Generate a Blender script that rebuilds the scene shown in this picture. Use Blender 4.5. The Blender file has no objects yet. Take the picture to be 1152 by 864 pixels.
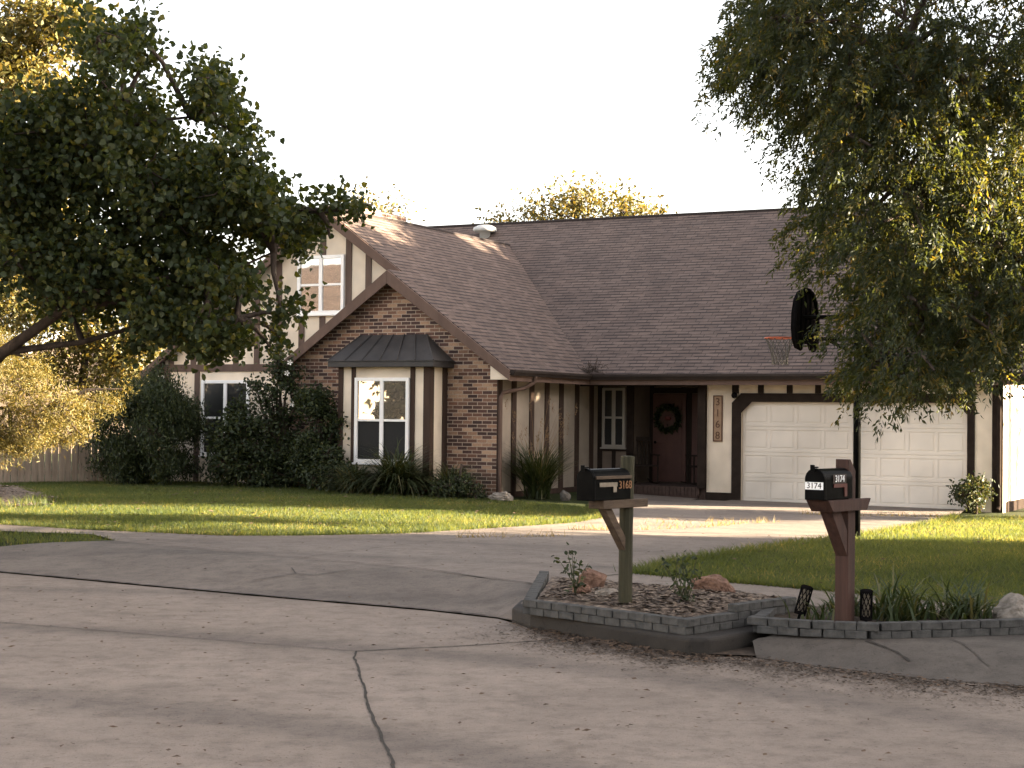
import bpy, bmesh, math, random
import numpy as np
from mathutils import Vector, Matrix, geometry
random.seed(7); rng = np.random.default_rng(7)
S = bpy.context.scene
COL = S.collection
R = math.radians

# ------------------------------------------------------------------ materials
def nt(name):
    m = bpy.data.materials.new(name); m.use_nodes = True
    n = m.node_tree; n.nodes.clear()
    out = n.nodes.new('ShaderNodeOutputMaterial'); b = n.nodes.new('ShaderNodeBsdfPrincipled')
    n.links.new(b.outputs[0], out.inputs[0])
    return m, n, b
def ramp(n, stops):
    r = n.nodes.new('ShaderNodeValToRGB'); e = r.color_ramp.elements
    while len(e) < len(stops): e.new(0.5)
    for el, (p, c) in zip(e, stops): el.position = p; el.color = (*c, 1)
    return r
def noise(n, co, scale, detail=5, rough=.6):
    t = n.nodes.new('ShaderNodeTexNoise'); t.inputs['Scale'].default_value = scale
    t.inputs['Detail'].default_value = detail; t.inputs['Roughness'].default_value = rough
    n.links.new(co, t.inputs['Vector']); return t
def mixc(n, fac, a, b, mode='MIX'):
    x = n.nodes.new('ShaderNodeMix'); x.data_type = 'RGBA'; x.blend_type = mode
    for s, v in ((0, fac), (6, a), (7, b)):
        if isinstance(v, (int, float)): x.inputs[s].default_value = v
        elif isinstance(v, tuple): x.inputs[s].default_value = (*v, 1)
        else: n.links.new(v, x.inputs[s])
    return x.outputs[2]
def bump(n, b, h, strength, dist=.02):
    k = n.nodes.new('ShaderNodeBump'); k.inputs['Strength'].default_value = strength; k.inputs['Distance'].default_value = dist
    n.links.new(h, k.inputs['Height']); n.links.new(k.outputs[0], b.inputs['Normal'])
def coord(n, which='Object'):
    return n.nodes.new('ShaderNodeTexCoord').outputs[which]
def pm(name, c1, c2, scale=6, rough=.8, bmp=.2, bscale=None, stretch=None, metal=0, spec=.22, big=None):
    m, n, b = nt(name); co = coord(n)
    if stretch:
        mp = n.nodes.new('ShaderNodeMapping'); mp.inputs['Scale'].default_value = stretch
        n.links.new(co, mp.inputs[0]); co = mp.outputs[0]
    t = noise(n, co, scale); r = ramp(n, [(.3, c1), (.7, c2)]); n.links.new(t.outputs[0], r.inputs[0])
    c = r.outputs[0]
    if big:
        t2 = noise(n, co, big, 3); r2 = ramp(n, [(.35, (.72, .72, .72)), (.65, (1, 1, 1))]); n.links.new(t2.outputs[0], r2.inputs[0])
        c = mixc(n, 1.0, c, r2.outputs[0], 'MULTIPLY')
    n.links.new(c, b.inputs['Base Color'])
    b.inputs['Roughness'].default_value = rough; b.inputs['Metallic'].default_value = metal
    b.inputs['Specular IOR Level'].default_value = spec
    if bmp:
        t3 = noise(n, co, bscale or scale * 6, 4); bump(n, b, t3.outputs[0], bmp)
    return m
M = {}
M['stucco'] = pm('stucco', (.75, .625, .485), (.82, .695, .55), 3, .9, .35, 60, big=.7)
M['shaded_wing_stucco'] = pm('shaded_wing_stucco', (.30, .245, .19), (.36, .295, .23), 3, .9, .35, 60, big=.7)  # stucco copy with the wing wall's shade put into its colour
M['shaded_brick'] = pm('shaded_brick', (.035, .022, .018), (.075, .048, .038), 12, .9, .4, 40)  # brick colour darkened to carry the shade inside the porch
M['rock_grey'] = pm('grey_rock', (.07, .062, .054), (.15, .135, .118), 11, .9, .6, 25)
M['porch_stucco'] = pm('porch_stucco', (.13, .10, .078), (.17, .13, .10), 3, .9, .3, 60)  # stucco copy darkened to stand for the porch shade
M['shaded_vinyl'] = pm('shaded_porch_vinyl', (.27, .245, .21), (.32, .29, .25), 3, .45, .03)  # the white vinyl dimmed in colour for the shaded porch window
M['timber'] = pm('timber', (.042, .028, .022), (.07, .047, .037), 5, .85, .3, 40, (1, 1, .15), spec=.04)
M['fascia'] = pm('fascia', (.10, .064, .05), (.135, .088, .068), 4, .7, .15, 40, (1, 1, .3), spec=.12)
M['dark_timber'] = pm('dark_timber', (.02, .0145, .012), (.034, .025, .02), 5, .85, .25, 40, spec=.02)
M['gutter'] = pm('gutter', (.026, .02, .017), (.04, .03, .025), 4, .6, .05, spec=.1)
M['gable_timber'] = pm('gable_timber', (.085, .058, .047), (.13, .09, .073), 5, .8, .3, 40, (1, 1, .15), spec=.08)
M['vinyl'] = pm('vinyl', (.82, .79, .75), (.87, .84, .80), 3, .4, .03)
M['garage'] = pm('garage_paint', (.74, .66, .565), (.79, .71, .61), 1.3, .5, .05, 30, big=.5)
M['metal_roof'] = pm('metal_roof', (.03, .027, .026), (.052, .047, .044), 3, .5, .06, spec=.25)
M['black'] = pm('black_metal', (.0035, .0035, .0035), (.007, .007, .0065), 8, .3, .06, 40, spec=.010)
M['black_plastic'] = pm('black_plastic', (.005, .0045, .0045), (.009, .008, .008), 8, .8, .05, spec=0)
M['red_wood'] = pm('red_wood', (.030, .0155, .0115), (.064, .032, .0235), 4, .75, .3, 30, (6, 6, .5))
M['green_wood'] = pm('weathered_wood', (.020, .019, .010), (.052, .046, .026), 4, .85, .4, 30, (7, 7, .5))
M['old_wood'] = pm('old_wood', (.045, .03, .02), (.10, .07, .046), 5, .85, .4, 30, (4, .7, 4))
M['fence_wood'] = pm('fence_wood', (.17, .125, .09), (.30, .235, .175), 2.4, .9, .4, 30, (6, 6, .6))
M['door_red'] = pm('door_paint', (.085, .042, .034), (.11, .054, .043), 3, .5, .05)
M['block'] = pm('concrete_block', (.034, .033, .0305), (.085, .081, .075), 14, .9, .5, 90)
M['rock_red'] = pm('red_rock', (.085, .046, .032), (.22, .13, .09), 14, .9, .6, 30)
M['rock_pale'] = pm('pale_rock', (.14, .118, .096), (.29, .25, .21), 11, .9, .6, 25)
M['bark'] = pm('bark', (.028, .02, .015), (.075, .055, .042), 7, .95, .8, 25, (1, 1, .25))
M['stem'] = pm('stem', (.035, .04, .02), (.08, .075, .04), 7, .9, .2)
M['tan'] = pm('tan_plate', (.24, .155, .095), (.33, .215, .135), 12, .6, .05)
M['flag_tan'] = pm('faded_flag', (.10, .08, .055), (.24, .20, .15), 12, .6, .05)
M['flag_red'] = pm('flag_red', (.055, .013, .01), (.085, .022, .016), 8, .55, .05)
M['white_ink'] = pm('white_ink', (.78, .78, .76), (.82, .82, .80), 5, .5, 0)
M['dark_ink'] = pm('dark_ink', (.02, .012, .01), (.03, .02, .015), 5, .6, 0)
M['orange_ink'] = pm('orange_ink', (.15, .07, .03), (.25, .125, .06), 5, .6, 0)
M['brown_ink'] = pm('brown_ink', (.075, .036, .02), (.11, .055, .032), 5, .6, 0)
M['vent'] = pm('vent_metal', (.42, .42, .40), (.55, .54, .52), 4, .5, .05)
M['rim'] = pm('rim_orange', (.42, .09, .035), (.5, .12, .05), 6, .5, .05)
M['net'] = pm('net_cord', (.10, .092, .08), (.15, .135, .115), 6, .9, 0)
M['white_metal'] = pm('white_metal', (.6, .58, .54), (.7, .67, .62), 6, .5, .05)
M['tar'] = pm('joint_filler', (.026, .022, .018), (.05, .042, .034), 20, .9, .4)
M['crackm'] = pm('hairline', (.055, .047, .04), (.09, .078, .066), 20, .95, .3)
M['soil'] = pm('soil', (.028, .020, .014), (.07, .05, .035), 22, .95, .8, 60)
M['pink'] = pm('pink_cloth', (.16, .05, .045), (.21, .07, .06), 9, .8, .1)
M['litter'] = pm('litter', (.05, .031, .02), (.15, .095, .058), 9, .9, .2, big=3)
M['petal'] = pm('petal', (.7, .66, .6), (.8, .76, .7), 9, .7, 0)

def concrete(name, c1, c2, stain, k=1.0):
    m, n, b = nt(name); co = coord(n)
    a = noise(n, co, .35, 5, .65); r = ramp(n, [(.3, c1), (.72, c2)]); n.links.new(a.outputs[0], r.inputs[0])
    f = noise(n, co, 5, 8, .75); rf = ramp(n, [(.28, (.58, .56, .54)), (.52, (1, 1, 1)), (.78, (1.2, 1.18, 1.16))]); n.links.new(f.outputs[0], rf.inputs[0])
    c = mixc(n, 1.0, r.outputs[0], rf.outputs[0], 'MULTIPLY')
    g = noise(n, co, 120, 3, .7); rg = ramp(n, [(.30, (.38, .36, .34)), (.45, (1, 1, 1)), (.62, (1, 1, 1)), (.74, (1.35, 1.33, 1.3))]); n.links.new(g.outputs[0], rg.inputs[0])
    c = mixc(n, .8, c, rg.outputs[0], 'MULTIPLY')
    s = noise(n, co, .8, 6, .7); s.inputs['Distortion'].default_value = .8
    rs = ramp(n, [(.52, (0, 0, 0)), (.70, (1, 1, 1))]); n.links.new(s.outputs[0], rs.inputs[0])
    fac = n.nodes.new('ShaderNodeMath'); fac.operation = 'MULTIPLY'; fac.inputs[1].default_value = .6 * k; n.links.new(rs.outputs[0], fac.inputs[0])
    c = mixc(n, fac.outputs[0], c, stain)
    pt = noise(n, co, 42, 2, .5); rp = ramp(n, [(.63, (1, 1, 1)), (.70, (.45, .43, .41))]); n.links.new(pt.outputs[0], rp.inputs[0]); c = mixc(n, .9, c, rp.outputs[0], 'MULTIPLY')
    # long tyre marks swinging round the turning circle
    w = n.nodes.new('ShaderNodeTexWave'); w.wave_type = 'RINGS'; w.rings_direction = 'Z'; w.inputs['Scale'].default_value = .11
    w.inputs['Distortion'].default_value = 2.2; w.inputs['Detail'].default_value = 3; w.inputs['Detail Scale'].default_value = .5
    mp = n.nodes.new('ShaderNodeMapping'); mp.inputs['Location'].default_value = (6, -2, 0); n.links.new(co, mp.inputs[0]); n.links.new(mp.outputs[0], w.inputs[0])
    rw = ramp(n, [(.0, (.62, .62, .63)), (.12, (.93, .93, .93)), (.3, (1, 1, 1))]); n.links.new(w.outputs[0], rw.inputs[0])
    c = mixc(n, .8 * k, c, rw.outputs[0], 'MULTIPLY')
    n.links.new(c, b.inputs['Base Color']); b.inputs['Roughness'].default_value = .85; b.inputs['Specular IOR Level'].default_value = .3
    ad = n.nodes.new('ShaderNodeMath'); ad.operation = 'ADD'; n.links.new(f.outputs[0], ad.inputs[0]); n.links.new(g.outputs[0], ad.inputs[1])
    bump(n, b, ad.outputs[0], .4, .012)
    return m
M['road'] = concrete('road_concrete', (.162, .127, .101), (.242, .193, .155), (.112, .087, .069))
M['drive'] = concrete('drive_concrete', (.135, .107, .087), (.215, .175, .143), (.095, .075, .061), .6)
M['kerb_stained_shaded'] = concrete('stained_shaded_kerb', (.018, .015, .012), (.042, .035, .029), (.013, .010, .008), .9)  # dirt stain, darkened further for the shadowed flume side
M['kerb'] = concrete('kerb_concrete', (.052, .043, .035), (.105, .088, .072), (.032, .026, .021), .9)

def turf():
    m, n, b = nt('turf'); co = coord(n)
    a = noise(n, co, 1.2, 6, .7); r = ramp(n, [(.3, (.028, .036, .013)), (.6, (.045, .053, .019)), (.8, (.08, .075, .034))]); n.links.new(a.outputs[0], r.inputs[0])
    g = noise(n, co, 40, 4, .7); rg = ramp(n, [(.3, (.5, .5, .5)), (.6, (1, 1, 1))]); n.links.new(g.outputs[0], rg.inputs[0])
    n.links.new(mixc(n, 1.0, r.outputs[0], rg.outputs[0], 'MULTIPLY'), b.inputs['Base Color']); b.inputs['Roughness'].default_value = .95
    b.inputs['Specular IOR Level'].default_value = .1
    bump(n, b, g.outputs[0], .8, .04); return m
M['turf'] = turf()
def mulch():
    m, n, b = nt('mulch'); co = coord(n)
    v = n.nodes.new('ShaderNodeTexVoronoi'); v.inputs['Scale'].default_value = 26; v.inputs['Randomness'].default_value = 1
    mp = n.nodes.new('ShaderNodeMapping'); mp.inputs['Scale'].default_value = (1, 1.8, 1); mp.inputs['Rotation'].default_value = (0, 0, .6)
    n.links.new(co, mp.inputs[0]); n.links.new(mp.outputs[0], v.inputs['Vector'])
    sp = n.nodes.new('ShaderNodeSeparateColor'); n.links.new(v.outputs['Color'], sp.inputs[0])
    r = ramp(n, [(.0, (.03, .018, .012)), (.4, (.085, .056, .037)), (.75, (.17, .12, .083)), (1, (.22, .17, .122))]); n.links.new(sp.outputs[0], r.inputs[0])
    n.links.new(r.outputs[0], b.inputs['Base Color']); b.inputs['Roughness'].default_value = .95
    bump(n, b, sp.outputs[1], .8, .03); return m
M['mulch'] = mulch()
def shingles():
    m, n, b = nt('shingles'); uv = coord(n, 'UV')
    t = n.nodes.new('ShaderNodeTexBrick'); t.offset = .37; t.squash = 1
    t.inputs['Scale'].default_value = 1; t.inputs['Brick Width'].default_value = .31; t.inputs['Row Height'].default_value = .145
    t.inputs['Mortar Size'].default_value = .009; t.inputs['Mortar Smooth'].default_value = .3; t.inputs['Bias'].default_value = -.1
    t.inputs['Color1'].default_value = (.108, .078, .065, 1); t.inputs['Color2'].default_value = (.142, .105, .088, 1); t.inputs['Mortar'].default_value = (.045, .034, .03, 1)
    n.links.new(uv, t.inputs[0])
    a = noise(n, uv, 1.1, 5, .65); r = ramp(n, [(.28, (.74, .74, .75)), (.72, (1.16, 1.12, 1.08))]); n.links.new(a.outputs[0], r.inputs[0])
    c = mixc(n, 1.0, t.outputs[0], r.outputs[0], 'MULTIPLY')
    g = noise(n, uv, 90, 3, .8); rg = ramp(n, [(.3, (.72, .7, .7)), (.7, (1.2, 1.2, 1.2))]); n.links.new(g.outputs[0], rg.inputs[0])
    c = mixc(n, 1.0, c, rg.outputs[0], 'MULTIPLY')
    mp = n.nodes.new('ShaderNodeMapping'); mp.inputs['Scale'].default_value = (1.9, 6.9, 1); n.links.new(uv, mp.inputs[0])
    tb = noise(n, mp.outputs[0], 1.0, 2, .5); rt = ramp(n, [(.40, (0, 0, 0)), (.50, (1, 1, 1))]); n.links.new(tb.outputs[0], rt.inputs[0])
    sy = n.nodes.new('ShaderNodeSeparateXYZ'); n.links.new(uv, sy.inputs[0]); dv = n.nodes.new('ShaderNodeMath'); dv.operation = 'DIVIDE'; dv.inputs[1].default_value = .145; n.links.new(sy.outputs[1], dv.inputs[0])
    fq = n.nodes.new('ShaderNodeMath'); fq.operation = 'FRACT'; n.links.new(dv.outputs[0], fq.inputs[0]); rq = ramp(n, [(.0, (1, 1, 1)), (.30, (1, 1, 1)), (.36, (0, 0, 0))]); n.links.new(fq.outputs[0], rq.inputs[0])
    mm = n.nodes.new('ShaderNodeMath'); mm.operation = 'MULTIPLY'; n.links.new(rt.outputs[0], mm.inputs[0]); n.links.new(rq.outputs[0], mm.inputs[1])
    m5 = n.nodes.new('ShaderNodeMath'); m5.operation = 'MULTIPLY'; m5.inputs[1].default_value = .9; n.links.new(mm.outputs[0], m5.inputs[0])
    c = mixc(n, m5.outputs[0], c, (.026, .019, .017))
    n.links.new(c, b.inputs['Base Color']); b.inputs['Roughness'].default_value = .9; b.inputs['Specular IOR Level'].default_value = .25
    # saw-tooth course height: every course overlaps the one below
    sx = n.nodes.new('ShaderNodeSeparateXYZ'); n.links.new(uv, sx.inputs[0])
    d = n.nodes.new('ShaderNodeMath'); d.operation = 'DIVIDE'; d.inputs[1].default_value = .145; n.links.new(sx.outputs[1], d.inputs[0])
    fr = n.nodes.new('ShaderNodeMath'); fr.operation = 'FRACT'; n.links.new(d.outputs[0], fr.inputs[0])
    iv = n.nodes.new('ShaderNodeMath'); iv.operation = 'SUBTRACT'; iv.inputs[0].default_value = 1; n.links.new(fr.outputs[0], iv.inputs[1])
    bump(n, b, iv.outputs[0], .8, .02); return m
M['shingles'] = shingles()
def bricks():
    m, n, b = nt('brickwork'); uv = coord(n, 'UV')
    def bt(c1, c2, mo):
        t = n.nodes.new('ShaderNodeTexBrick'); t.offset = .5
        t.inputs['Scale'].default_value = 1; t.inputs['Brick Width'].default_value = .235; t.inputs['Row Height'].default_value = .078
        t.inputs['Mortar Size'].default_value = .0085; t.inputs['Mortar Smooth'].default_value = .2; t.inputs['Bias'].default_value = 0
        t.inputs['Color1'].default_value = (*c1, 1); t.inputs['Color2'].default_value = (*c2, 1); t.inputs['Mortar'].default_value = (*mo, 1)
        n.links.new(uv, t.inputs[0]); return t
    t = bt((0, 0, 0), (1, 1, 1), (.5, .5, .5))
    r = ramp(n, [(.0, (.045, .024, .020)), (.28, (.075, .037, .029)), (.42, (.19, .092, .058)), (.50, (.06, .033, .027)), (.64, (.27, .145, .09)), (.78, (.44, .285, .18)), (.88, (.16, .078, .052)), (1, (.06, .033, .028))])
    n.links.new(t.outputs[0], r.inputs[0])
    c = mixc(n, t.outputs['Fac'], r.outputs[0], (.40, .31, .235))
    a = noise(n, uv, 30, 4, .7); rr = ramp(n, [(.3, (.75, .75, .75)), (.7, (1.15, 1.15, 1.15))]); n.links.new(a.outputs[0], rr.inputs[0])
    n.links.new(mixc(n, 1.0, c, rr.outputs[0], 'MULTIPLY'), b.inputs['Base Color']); b.inputs['Roughness'].default_value = .9
    iv = n.nodes.new('ShaderNodeMath'); iv.operation = 'SUBTRACT'; iv.inputs[0].default_value = 1; n.links.new(t.outputs['Fac'], iv.inputs[1])
    bump(n, b, iv.outputs[0], .6, .012); return m
M['bricks'] = bricks()
def glass(name, refl, base):
    m, n, b = nt(name); b.inputs['Base Color'].default_value = (*base, 1); b.inputs['Roughness'].default_value = .3
    g = n.nodes.new('ShaderNodeBsdfGlossy'); g.inputs['Roughness'].default_value = .015; g.inputs['Color'].default_value = (1, .97, .92, 1)
    w = noise(n, coord(n), 1.1, 2); k = n.nodes.new('ShaderNodeBump'); k.inputs['Strength'].default_value = .05; k.inputs['Distance'].default_value = .03
    n.links.new(w.outputs[0], k.inputs['Height']); n.links.new(k.outputs[0], g.inputs['Normal'])
    f = n.nodes.new('ShaderNodeFresnel'); f.inputs['IOR'].default_value = 1.5
    ad = n.nodes.new('ShaderNodeMath'); ad.operation = 'ADD'; ad.inputs[1].default_value = refl; ad.use_clamp = True; n.links.new(f.outputs[0], ad.inputs[0])
    x = n.nodes.new('ShaderNodeMixShader'); n.links.new(ad.outputs[0], x.inputs[0]); n.links.new(b.outputs[0], x.inputs[1]); n.links.new(g.outputs[0], x.inputs[2])
    n.links.new(x.outputs[0], n.nodes['Material Output'].inputs[0]); return m
M['glass'] = glass('coated_glass', .13, (.015, .014, .013))
M['glass_dim'] = glass('plain_glass', .02, (.012, .012, .012))
M['glass_bright'] = glass('mirror_coated_glass', .36, (.015, .014, .013))
M['screen'] = pm('insect_screen', (.014, .014, .013), (.02, .019, .018), 30, .7, .05)
def leafmat(name, stops, transl=.35, tcol=(1.5, 1.25, .5), rough=.55):
    m, n, b = nt(name)
    at = n.nodes.new('ShaderNodeAttribute'); at.attribute_name = 'rnd'
    r = ramp(n, stops); n.links.new(at.outputs['Fac'], r.inputs[0]); n.links.new(r.outputs[0], b.inputs['Base Color'])
    b.inputs['Roughness'].default_value = rough; b.inputs['Specular IOR Level'].default_value = .3
    t = n.nodes.new('ShaderNodeBsdfTranslucent'); n.links.new(mixc(n, 1.0, r.outputs[0], tcol, 'MULTIPLY'), t.inputs[0])
    x = n.nodes.new('ShaderNodeMixShader'); x.inputs[0].default_value = transl
    n.links.new(b.outputs[0], x.inputs[1]); n.links.new(t.outputs[0], x.inputs[2]); n.links.new(x.outputs[0], n.nodes['Material Output'].inputs[0])
    return m
M['leaf_dark'] = leafmat('leaf_dark', [(0, (.020, .031, .013)), (.6, (.034, .048, .018)), (.93, (.055, .062, .02)), (1, (.12, .11, .025))], .42, (2.3, 1.9, .5))
M['leaf_fine'] = leafmat('leaf_fine', [(0, (.019, .029, .017)), (.6, (.032, .044, .022)), (.88, (.06, .062, .024)), (1, (.15, .115, .035))], .5, (2.6, 2.0, .5))
M['leaf_yellow'] = leafmat('leaf_yellow', [(0, (.058, .058, .016)), (.6, (.10, .088, .023)), (1, (.18, .13, .04))], .35)
M['leaf_bush'] = leafmat('leaf_bush', [(0, (.018, .027, .011)), (.7, (.030, .043, .016)), (1, (.06, .07, .022))], .25)
M['leaf_juniper'] = leafmat('leaf_juniper', [(0, (.07, .064, .016)), (.6, (.11, .092, .022)), (1, (.19, .135, .036))], .3)
M['blade'] = leafmat('grass_blade', [(0, (.034, .055, .021)), (.5, (.055, .080, .031)), (.85, (.095, .110, .044)), (1, (.21, .185, .095))], .6, (2.6, 1.95, .75))
M['blade_bed'] = leafmat('blade_bed', [(0, (.022, .036, .013)), (.7, (.045, .062, .021)), (1, (.12, .11, .05))], .3)
M['silt'] = pm('silt', (.075, .058, .045), (.135, .108, .085), 9, .95, .3)
M['blade_dark'] = leafmat('blade_dark', [(0, (.020, .030, .010)), (.7, (.040, .052, .017)), (1, (.10, .085, .035))], .25)
M['blade_dry'] = leafmat('blade_dry', [(0, (.16, .12, .04)), (1, (.28, .21, .09))], .3)
M['plume'] = leafmat('plume', [(0, (.15, .10, .065)), (1, (.25, .17, .11))], .3)

# ------------------------------------------------------------------ mesh helpers
class MB:
    def __init__(s): s.v = []; s.f = []; s.uv = []
    def add(s, vs, fs, uvs=None):
        k = len(s.v); s.v += [tuple(p) for p in vs]
        for i, f in enumerate(fs):
            s.f.append([k + j for j in f]); s.uv.append(uvs[i] if uvs else None)
        return s
    def box(s, x0, x1, y0, y1, z0, z1, mat=None):
        vs = [Vector(p) for p in ((x0,y0,z0),(x1,y0,z0),(x1,y1,z0),(x0,y1,z0),(x0,y0,z1),(x1,y0,z1),(x1,y1,z1),(x0,y1,z1))]
        if mat: vs = [mat @ p for p in vs]
        return s.add(vs, [(3,2,1,0),(4,5,6,7),(0,1,5,4),(1,2,6,5),(2,3,7,6),(3,0,4,7)])
    def prism(s, pts, off, uvf=None):
        """planar polygon (3D points) extruded by vector off"""
        n = len(pts); P = [Vector(p) for p in pts]; o = Vector(off)
        nr = geometry.normal(P) if n > 2 else Vector((0,0,1))
        # robust newell
        nn = Vector((0,0,0))
        for i in range(n):
            a, b = P[i], P[(i+1) % n]; nn += Vector(((a.y-b.y)*(a.z+b.z), (a.z-b.z)*(a.x+b.x), (a.x-b.x)*(a.y+b.y)))
        if nn.dot(o) > 0: P = P[::-1]
        vs = P + [p + o for p in P]
        fs = [tuple(range(n)), tuple(range(2*n-1, n-1, -1))] + [(i, i+n, (i+1) % n + n, (i+1) % n) for i in range(n)]
        uvs = None
        if uvf: uvs = [[uvf(vs[j]) for j in f] for f in fs]
        return s.add(vs, fs, uvs)
    def tube(s, pts, rad, n=8, cap=True):
        P = [Vector(p) for p in pts]; rads = rad if isinstance(rad, (list, tuple)) else [rad]*len(P)
        rings = []; prev = None
        for i, p in enumerate(P):
            t = (P[min(i+1, len(P)-1)] - P[max(i-1, 0)]).normalized()
            a = prev if prev is not None else (Vector((0,0,1)) if abs(t.z) < .9 else Vector((1,0,0)))
            u = (a - t * a.dot(t)).normalized(); w = t.cross(u); prev = u
            rings.append([p + (u*math.cos(2*math.pi*k/n) + w*math.sin(2*math.pi*k/n)) * rads[i] for k in range(n)])
        vs = [q for r_ in rings for q in r_]; fs = []
        for i in range(len(P)-1):
            for k in range(n):
                fs.append((i*n+k, i*n+(k+1) % n, (i+1)*n+(k+1) % n, (i+1)*n+k))
        if cap: fs += [tuple(range(n-1, -1, -1)), tuple((len(P)-1)*n+k for k in range(n))]
        return s.add(vs, fs)
    def lathe(s, prof, n=20, c=(0,0,0), mat=None):
        vs = []; fs = []
        for r_, z in prof:
            for k in range(n):
                a = 2*math.pi*k/n; p = Vector((c[0]+r_*math.cos(a), c[1]+r_*math.sin(a), c[2]+z)); vs.append(mat @ p if mat else p)
        for i in range(len(prof)-1):
            for k in range(n): fs.append((i*n+k, i*n+(k+1) % n, (i+1)*n+(k+1) % n, (i+1)*n+k))
        fs += [tuple(range(n-1,-1,-1)), tuple((len(prof)-1)*n+k for k in range(n))]
        return s.add(vs, fs)
    def build(s, name, mat, parent=None, bevel=0, smooth=False, seg=2):
        me = bpy.data.meshes.new(name); me.from_pydata(s.v, [], s.f); me.update()
        if any(u for u in s.uv):
            L = me.uv_layers.new(name='UVMap'); i = 0
            for u, f in zip(s.uv, s.f):
                for j in range(len(f)):
                    L.data[i].uv = u[j] if u else (0, 0); i += 1
        me.materials.append(M[mat] if isinstance(mat, str) else mat)
        o = bpy.data.objects.new(name, me); COL.objects.link(o)
        if parent: o.parent = parent
        if smooth: me.polygons.foreach_set('use_smooth', [True]*len(me.polygons))
        if bevel:
            b = o.modifiers.new('Bevel', 'BEVEL'); b.width = bevel; b.segments = seg; b.limit_method = 'ANGLE'; b.angle_limit = R(40)
        return o
def tag(o, label=None, cat=None, group=None, kind=None):
    for k, v in (('label', label), ('category', cat), ('group', group), ('kind', kind)):
        if v: o[k] = v
    return o
def empty(name, loc, rz=0, label=None, cat=None, group=None):
    o = bpy.data.objects.new(name, None); COL.objects.link(o); o.location = loc; o.rotation_euler = (0, 0, rz); o.empty_display_size = .2
    return tag(o, label, cat, group)
def text(name, s, size, mat, parent, mtx, ext=.002):
    c = bpy.data.curves.new(name, 'FONT'); c.body = s; c.size = size; c.extrude = ext; c.align_x = 'CENTER'; c.align_y = 'CENTER'
    t = bpy.data.objects.new(name, c); COL.objects.link(t); bpy.context.view_layer.update()
    me = bpy.data.meshes.new_from_object(t.evaluated_get(bpy.context.evaluated_depsgraph_get()))
    bpy.data.objects.remove(t); bpy.data.curves.remove(c)
    me.materials.clear(); me.materials.append(M[mat])
    o = bpy.data.objects.new(name, me); COL.objects.link(o); o.parent = parent; o.matrix_local = mtx; return o
def npmesh(name, V, F, mat, parent=None, rnd=None, smooth=False):
    """V (n,3); F (m,k) with one k"""
    me = bpy.data.meshes.new(name); m, k = F.shape
    me.vertices.add(len(V)); me.vertices.foreach_set('co', V.astype(np.float32).ravel())
    me.loops.add(m*k); me.loops.foreach_set('vertex_index', F.astype(np.int32).ravel())
    me.polygons.add(m); me.polygons.foreach_set('loop_start', np.arange(0, m*k, k, dtype=np.int32)); me.polygons.foreach_set('loop_total', np.full(m, k, dtype=np.int32))
    if rnd is not None:
        a = me.attributes.new('rnd', 'FLOAT', 'FACE'); a.data.foreach_set('value', rnd.astype(np.float32))
    me.update(calc_edges=True)
    if smooth: me.polygons.foreach_set('use_smooth', np.ones(m, dtype=bool))
    me.materials.append(M[mat]); o = bpy.data.objects.new(name, me); COL.objects.link(o)
    if parent: o.parent = parent
    return o
def inpoly(P, poly):
    x, y = P[:, 0], P[:, 1]; r_ = np.zeros(len(P), bool); n = len(poly)
    for i in range(n):
        x0, y0 = poly[i]; x1, y1 = poly[(i+1) % n]
        c = ((y0 > y) != (y1 > y)) & (x < (x1-x0)*(y-y0)/((y1-y0) if y1 != y0 else 1e-9)+x0); r_ ^= c
    return r_

# ------------------------------------------------------------------ terrain
KL = np.array([(-30, 29.5), (-22, 26.6), (-14, 23.0), (-9, 20.0), (-5.51, 17.74), (-3.7, 16.53), (-1.95, 15.42), (-.74, 14.68), (-.1, 14.15), (.18, 13.55), (1.33, 12.08), (1.80, 11.98), (2.3, 11.5), (2.85, 11.07), (3.45, 10.8), (5, 10.2), (9, 8.4), (16, 4.0), (24, -4)], float)
def kdist(P):
    best = np.full(len(P), 1e9); sg = np.ones(len(P))
    for a, b in zip(KL[:-1], KL[1:]):
        d = b-a; t = np.clip(((P-a)@d)/(d@d), 0, 1); q = a+t[:, None]*d; r_ = P-q; dd = np.hypot(r_[:, 0], r_[:, 1])
        s = d[0]*r_[:, 1]-d[1]*r_[:, 0]; m = dd < best-1e-9; best[m] = dd[m]; sg[m] = np.sign(s[m])
    return best*np.where(sg == 0, 1, sg)
OX, OY, YAW = 5.038, 35.967, R(27.385)
def house_uv(P):
    dx, dy = P[:, 0]-OX, P[:, 1]-OY; c, s = math.cos(YAW), math.sin(YAW)
    return dx*c-dy*s, dx*s+dy*c
def H2W(u, v, z=0):
    c, s = math.cos(YAW), math.sin(YAW); return (OX+u*c+v*s, OY-u*s+v*c, z)
def g(P):
    P = np.asarray(P, float).reshape(-1, 2); d = kdist(P); x = P[:, 0]
    w = np.interp(x, [-6, -.3, .12, 1.35, 1.7, 2.2, 3.4, 6], [1.9, 1.8, .10, .10, .35, .55, .95, 1.3])
    t = np.clip(d/w, 0, 1); z = .13*(t*t*(3-2*t)*.5+t*.5)
    u, v = house_uv(P); tgt = np.interp(u, [-9, -5, -1, 5], [.12, .10, -.06, -.10])
    k = np.clip((d-3)/14, 0, 1); z = z+(tgt-.13)*k*np.where(d > 3, 1, 0)
    # flume between the two beds
    fl = np.exp(-(((P[:, 0]-1.98)*.72+(P[:, 1]-12.75)*-.69)/.16)**2)*np.clip((13.5-P[:, 1])/.4, 0, 1)*(d > 0)
    return z*(1-fl)
def gz(x, y): return float(g([(x, y)])[0])
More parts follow.
